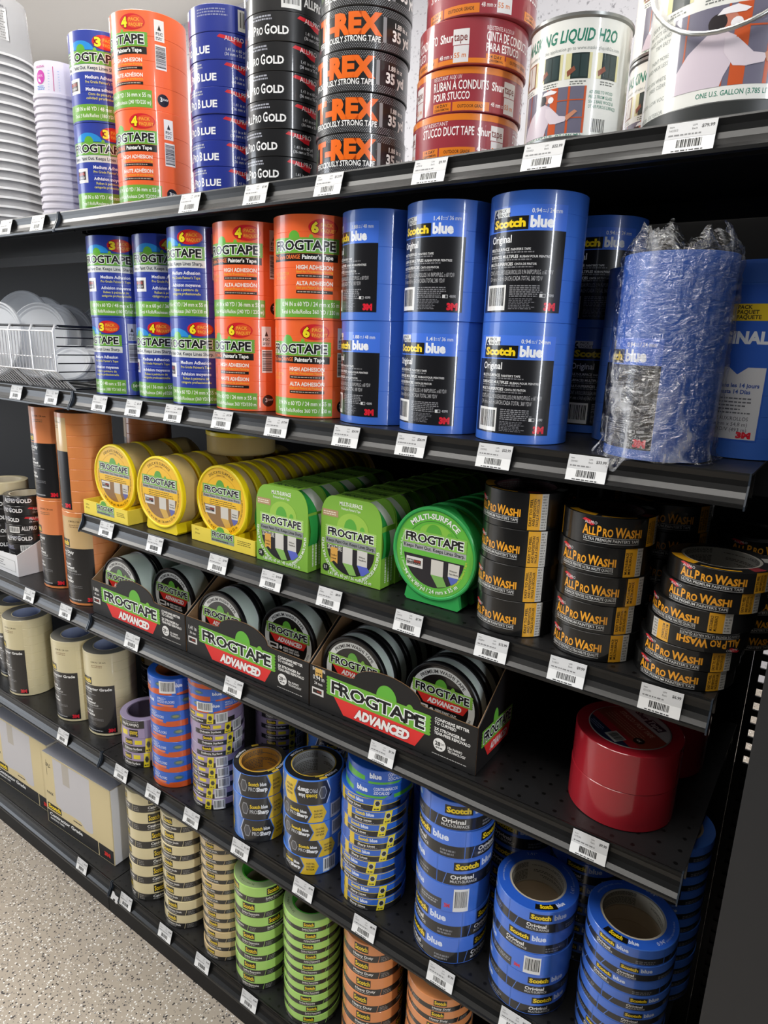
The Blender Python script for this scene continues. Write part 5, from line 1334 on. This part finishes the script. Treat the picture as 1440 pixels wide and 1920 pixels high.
B48 = tape_proto(BR_, .048, TBL, D_bluebar(48), ri=.041); B48B = tape_proto(BR_, .048, TBL, D_bluebar(48, True), ri=.041); B48T = tape_proto(BR_, .048, TBL, D_bluebar(48), ri=.041, top=D_bluetop(BR_, .041, '1.88"'))
def with_rep(proto, design, r): return [p if p[0] != 'label' else ('label', design.wrap(r, repeat=3).mesh('label')) for p in proto]
B48 = with_rep(B48, D_bluebar(48), BR_); B48T = with_rep(B48T, D_bluebar(48), BR_)
bd = 'wide blue tape roll with black band'
stack([(B48, .048, -18, bd), (B48, .048, -16, bd), (B48B, .048, -5, 'wide blue tape roll showing a barcode'), (B48, .048, 62, bd), (B48, .048, -19, bd), (B48T, .048, 44, bd)], .8880, .0605, Z5, 'in the stack of six', 'blue rolls with black bands')
B36 = with_rep(tape_proto(BR_, .036, TBL, None, ri=.041) + [('label', None)], D_bluebar(36), BR_); B36B = tape_proto(BR_, .036, TBL, D_bluebar(36, True), ri=.041)
B36T = with_rep(tape_proto(BR_, .036, TBL, D_bluebar(36), '#b5ad9c', .041, top=D_bluetop(BR_, .041, '1.41"'), core_print=True), D_bluebar(36), BR_)
md = 'medium blue tape roll with black band'
stack([(B36, .036, 58, md), (B36, .036, 50, md), (B36B, .036, -24, 'medium blue tape roll showing a barcode'), (B36, .036, 16, md), (B36T, .036, 42, md)], 1.0265, .0590, Z5, 'in the stack of five', 'blue rolls with black bands')
B24 = with_rep(tape_proto(BR_, .0242, TBL, None, ri=.043) + [('label', None)], D_bluebar(24), BR_)
B24T = with_rep(tape_proto(BR_, .0242, TBL, D_bluebar(24), '#b5ad9c', .043, top=D_bluetop(BR_, .043, '0.94"'), core_print=True), D_bluebar(24), BR_)
td = 'thin blue tape roll'
stack([(B24, .0242, a, td) for a in (40, -7, 38, 42, 45, -2, 29)] + [(B24T, .0242, -3, td)], 1.1600, .0665, Z5, 'in the stack at the dark right end', 'blue rolls with black bands')
stack([(B48, .048, 10, 'shaded wide blue tape roll') for _ in range(5)], .945, .195, Z5, 'in the stack behind the six', 'blue rolls with black bands')
stack([(B36, .036, 14, 'shaded medium blue tape roll') for _ in range(6)] + [(B36T, .036, 24, 'shaded medium blue tape roll')], 1.062, .190, Z5, 'in the stack behind the five', 'blue rolls with black bands')
stack([(B24, .0242, 20, 'shaded thin blue tape roll') for _ in range(11)], 1.172, .195, Z5, 'in the stack behind the right end stack', 'blue rolls with black bands')

# ================================================================== base deck: rolls
def masks(col, r, h, n, x, y, desc, where, group, name, rels, topd=None, ri=.0395, core=CORE, name2='Scotch', side='#000000', scale=1.0):
    D = D_band(col, h * 1000, name, scale=scale, per=r * 500 * PI)
    A = tape_proto(r, h, col, D, core, ri, .5, repeat=4)
    items = [(A, h, rels[i % len(rels)] + rnd.uniform(-3, 3), desc) for i in range(n)]
    if topd: items[-1] = (topd, h, rels[-1], desc)
    stack(items, x, y, Z6, where, group)
TAN, TAN2, GRN, ORG = '#e2d4a8', '#d6bd8e', '#b0de70', '#e6945a'
masks(TAN, .0545, .048, 6, .0885, .0615, 'cream tape roll', 'in the left cream stack of the base deck', 'cream rolls on the base deck', 'Catégorie', [84, 87, 90, 85, 80])
masks(TAN, .0560, .036, 8, .2160, .0625, 'cream tape roll', 'in the second cream stack of the base deck', 'cream rolls on the base deck', 'Contractor Grade', [24, 26, 22, 27, 20])
masks(TAN2, .0545, .0242, 13, .3510, .0610, 'thin tan tape roll with black band', 'in the thin tan stack', 'tan rolls on the base deck', 'Contractor Grade', [27, 31, 25, 33, 29], scale=.8)
def D_top(col, t1, R):
    d = Design(7); d.ring(col, 0, 0, 39.8, R * 1000 - 1.3); d.arc('#3a4a2a', t1, 0, 0, 45, -95, 4.2, .0, False); d.arc('#3a4a2a', t1[:5] + ' mm', 0, 0, 50, 150, 3.8, .02, True); d.arc('#5a6a44', 'surface masking', 0, 0, 45, 120, 2.6, 0, True)
    return d
GT = '#7e9468'
G36T = tape_proto(.0558, .0355, GRN, D_band(GRN, 35.5, 'Surface Responsive', per=27.9 * PI), '#3f9a2c', .0395, .5, repeat=4, top=D_top('#93a878', '36 mm / 1.41 in', .0558))
masks(GRN, .0558, .0355, 7, .4560, .0580, 'bright green tape roll with black band', 'in the wider green stack', 'green rolls on the base deck', 'Surface Responsive', [30, 35, 38, 32, 90, 36, 88], G36T)
G24T = tape_proto(.0565, .0246, GRN, D_band(GRN, 24.6, 'Surface Responsive', scale=.8, per=28.25 * PI), '#3f9a2c', .0395, .5, repeat=4, top=D_top('#93a878', '24 mm / 0.94 in', .0565))
masks(GRN, .0565, .0246, 10, .5900, .0640, 'bright green tape roll with black band', 'in the thinner green stack', 'green rolls on the base deck', 'Surface Responsive', [55, 60, 52, 58, 55], G24T, scale=.8)
masks(ORG, .0560, .036, 8, .7390, .0625, 'orange tape roll with black band', 'in the wider orange stack', 'orange rolls on the base deck', 'Heavy Duty', [32, 30, 26, 36, 30])
masks(ORG, .0575, .0246, 11, .8780, .0640, 'orange tape roll with black band', 'in the thinner orange stack', 'orange rolls on the base deck', 'Heavy Duty', [46, 52, 42], scale=.8)

# cartons on the left base deck
def D_carton():
    d = Design(71)
    d.rect('#d8c79a', -142, .6, 142, 212)
    d.rect('#1e1d1d', -142, .6, 142, 40); d.rect('#d8c79a', 80, .6, 83, 40)
    d.poly('#c9c6c8', [(-96, 212), (62, 212), (62, 56), (54, 50), (30, 50), (10, 66), (-30, 66), (-70, 62), (-96, 76)])
    d.rect('#b9b2a8', -56, 150, -26, 212)
    d.poly('#4a4038', [(-22, 54), (14, 54), (14, 57), (-22, 57)])
    d.scotch(-138, 44, 62, 19)
    d.text('#f2f2f0', 'Contractor Grade', -132, 24, 10, w=146, b=.03); d.text('#e2e2e0', 'MASKING TAPE', -130, 13, 5.4, w=62, b=.03)
    d.text('#2a2620', '9 PACK', -136, 92, 7, w=30, b=.04)
    d.text('#d8322c', '3M', 104, 14, 10, w=24, b=.07)
    d.text('#2a2620', '48', -132, 188, 12, w=12, b=-.01, rot=-80); d.text('#2a2620', '24', -122, 186, 12, w=12, b=-.01, rot=-80); d.rect('#2a2620', -128, 150, -127, 196)
    return d
def carton(x, y, label, first, rz):
    t = thing('carton', label, 'box', (x, y, Z6 + .0005), rz, 'cream cartons on the base deck')
    w, h, dp = .288, .216, .36
    b = MB(); b.box(-w / 2, 0, 0, w / 2, dp, h, PM('#d2c39a')); b.obj('body', t)
    s = MB(); s.box(w / 2 - .001, .0016, .0006, w / 2 + .0006, dp, h - .0006, PM('#e4e4e8')); s.obj('side_panel', t)  # daylight on the right side is painted in as bluish white
    l = MB(); l.box(-w / 2 + .001, .001, h, w / 2 - .001, dp * .38, h + .0012, PM('#9a9aa2')); l.box(-w / 2 + .001, dp * .385, h, w / 2 - .001, dp, h + .0012, PM('#9a9aa2')); l.obj('top_flap', t)
    D_carton().flat(lambda u, v, q: (u / 1000, -q, v / 1000 + .001)).obj('front_print', t)
    return t
carton(-.181, .028, 'cream and black carton nearest the cream rolls on the base deck', True, .04)
carton(-.480, .036, 'cream and black carton, second from the cream rolls', False, .03)
carton(-.780, .040, 'cream and black carton cut by the left frame edge', False, .02)

# ================================================================== price tags and the torn letters
def tag_mesh(price, n, w=.046):
    mb = MB(); prof = []
    for i in range(9):
        f = i / 8; v = .0012 + .0285 * (1 - f)
        prof.append((v, -.0018 - .0088 * f ** 2.2 - .0026 * math.sin(PI * f), -.0012 - .0285 * f))
    def at(v):
        v = max(.0012, min(.0297, v))
        f = 1 - (v - .0012) / .0285
        return (-.0018 - .0088 * f ** 2.2 - .0026 * math.sin(PI * f), -.0012 - .0285 * f)
    WHT = M('#e9e9e8', .4, .5)
    for th in (0, .0003):
        vs = []; fs = []
        for i, (v, y, z) in enumerate(prof): vs += [(-w / 2, y + th, z), (w / 2, y + th, z)]
        for i in range(8):
            q = (2 * i, 2 * i + 2, 2 * i + 3, 2 * i + 1)
            fs.append(q if th == 0 else q[::-1])
        mb.add(vs, fs, WHT)
    d = Design(100 + n); W = w * 500
    d.rect('#c9c9c9', -W, 14.5, W, 29.5)
    d.text('#5a5a5a', 'Item', -W + 3, 25.2, 1.7, b=0); d.text('#5a5a5a', '%06d' % (100000 + (n * 7919) % 250000), -W + 3, 21.6, 2.0, b=0); d.text('#5a5a5a', 'U/M', 1, 25, 1.7, b=0); d.text('#5a5a5a', 'Each', 1, 21.6, 1.9, b=0)
    d.text('#4a4a4a', price, W - 2, 22.6, 2.9, al='r', b=.03)
    d.micro('#7a7a7a', -W + 3, 16.5, W - 12, 18.6, 1, .7)
    d.barcode(-W + 9, 3.6, W - 9, 14.2, True, None); d.micro('#4a4a4a', -W + 8, 1.6, W - 8, 3.4, 1, .7)
    for b, lv, polys, c in d.el:
        vs, fs = [], []
        for q in polys:
            # split tall shapes so they follow the curved channel
            v0 = min(p[1] for p in q); v1 = max(p[1] for p in q)
            cuts = [v0] + [k * 3.6 for k in range(1, 9) if v0 < k * 3.6 < v1] + [v1]
            for a, e2 in zip(cuts[:-1], cuts[1:]):
                qq = q if len(cuts) == 2 else [(p[1], p[0]) for p in clip([(p[1], p[0]) for p in q], a, e2)]
                if len(qq) < 3: continue
                k = len(vs)
                for u, v in qq:
                    y, z = at(v / 1000); vs.append((u / 1000, y - .0002 - lv * .0001, z))
                fs.append(tuple(range(k, len(vs))))
        mb.add(vs, fs, PM(c))
    return mb.mesh('price_tag')
TAGS = {Z1: [(-.188, '$4.99', 'at the left frame edge of the top shelf'), (-.0655, '$1.99', 'on the top shelf under the white cups'), (.384, '$17.99', 'on the top shelf under the dark blue rolls'), (.529, '$7.49', 'on the top shelf under the black stack'), (.666, '$13.99', 'under the orange-lettered duct tape'), (.824, '$9.99', 'under the stucco tape stack'), (.968, '$22.99', 'under the quart can'), (1.118, '$79.99', 'under the gallon can')],
        Z2: [(-.212, '$1.49', 'under the left part of the wire basket'), (-.070, '$2.49', 'under the right end of the wire basket'), (.0996, '$17.99', 'under the blue packs beside the basket'), (.207, '$21.99', 'under the middle blue packs'), (.321, '$23.99', 'under the blue packs beside orange packs'), (.445, '$17.99', 'under the left orange packs'), (.5675, '$17.99', 'under the right orange packs'), (.7036, '$24.99', 'under the leftmost bright blue packs'), (.814, '$26.99', 'under the bright blue four-roll packs'), (.937, '$22.99', 'under the bright blue six-roll packs'), (1.0536, '$33.99', 'under the crinkled film wrap')],
        Z3: [(.0927, '$9.99', 'under the left yellow tray'), (.249, '$8.99', 'under the footed yellow case'), (.4246, '$7.99', 'under the long row of yellow cases'), (.5536, '$10.99', 'under the first green box'), (.677, '$8.99', 'under the second green box'), (.8226, '$7.99', 'under the round green case'), (.9534, '$12.99', 'under the left washi stack'), (1.056, '$9.99', 'under the middle washi stack'), (1.1664, '$6.99', 'under the right washi stack')],
        Z4: [(-.246, '$9.99', 'under the white tray on the left bay'), (-.090, '$14.99', 'under the orange masking packs'), (.156, '$14.99', 'under the 1.88in display box'), (.4567, '$10.99', 'under the 1.41 in display box'), (.786, '$7.99', 'under the 0.94 in display box'), (1.109, '$9.99', 'under the red rolls')],
        Z5: [(-.1526, '$12.99', 'under the cream masking packs'), (.0828, '$8.99', 'under the short lavender stack'), (.1966, '$9.99', 'under the blue and orange stack'), (.322, '$7.99', 'under the tall mixed lavender stack'), (.4653, '$11.99', 'under the stack of three arrow rolls'), (.6267, '$9.99', 'under the stack of five arrow rolls'), (.763, '$8.99', 'under the yellow-tagged blue stack'), (.912, '$7.99', 'under the stack of six wide blue rolls'), (1.0365, '$6.99', 'under the stack of five medium blue rolls')],
        Z6: [(-.120, '$29.99', 'on the base deck under the nearest carton'), (.0647, '$5.99', 'on the base deck beside the torn letters'), (.2115, '$4.99', 'under the second cream stack'), (.338, '$3.99', 'under the thin tan stack'), (.481, '$5.49', 'under the wider green stack'), (.610, '$4.49', 'under the thinner green stack')]}
n = 0
for z, l in TAGS.items():
    for x, p, wh in l:
        n += 1
        o = mobj('price_tag', tag_mesh(p, n, .046 if z != Z6 else .044), None, (x, -.0006, z - .0004)); tag(o, 'white paper price tag ' + wh, 'price tag', 'price tags')
d = Design(2); d.text('#e8e8ea', 'A', -16, 4, 22, b=.09); d.text('#e8e8ea', '7', 0, 0, 20, b=.08)
tag(d.flat(lambda u, v, q: (u / 1000, -.0135 - q - .0, v / 1000)).obj('letter_sticker', None, (.030, -.001, Z6 - .030)), 'torn white letter sticker on the base deck edge', 'sticker')
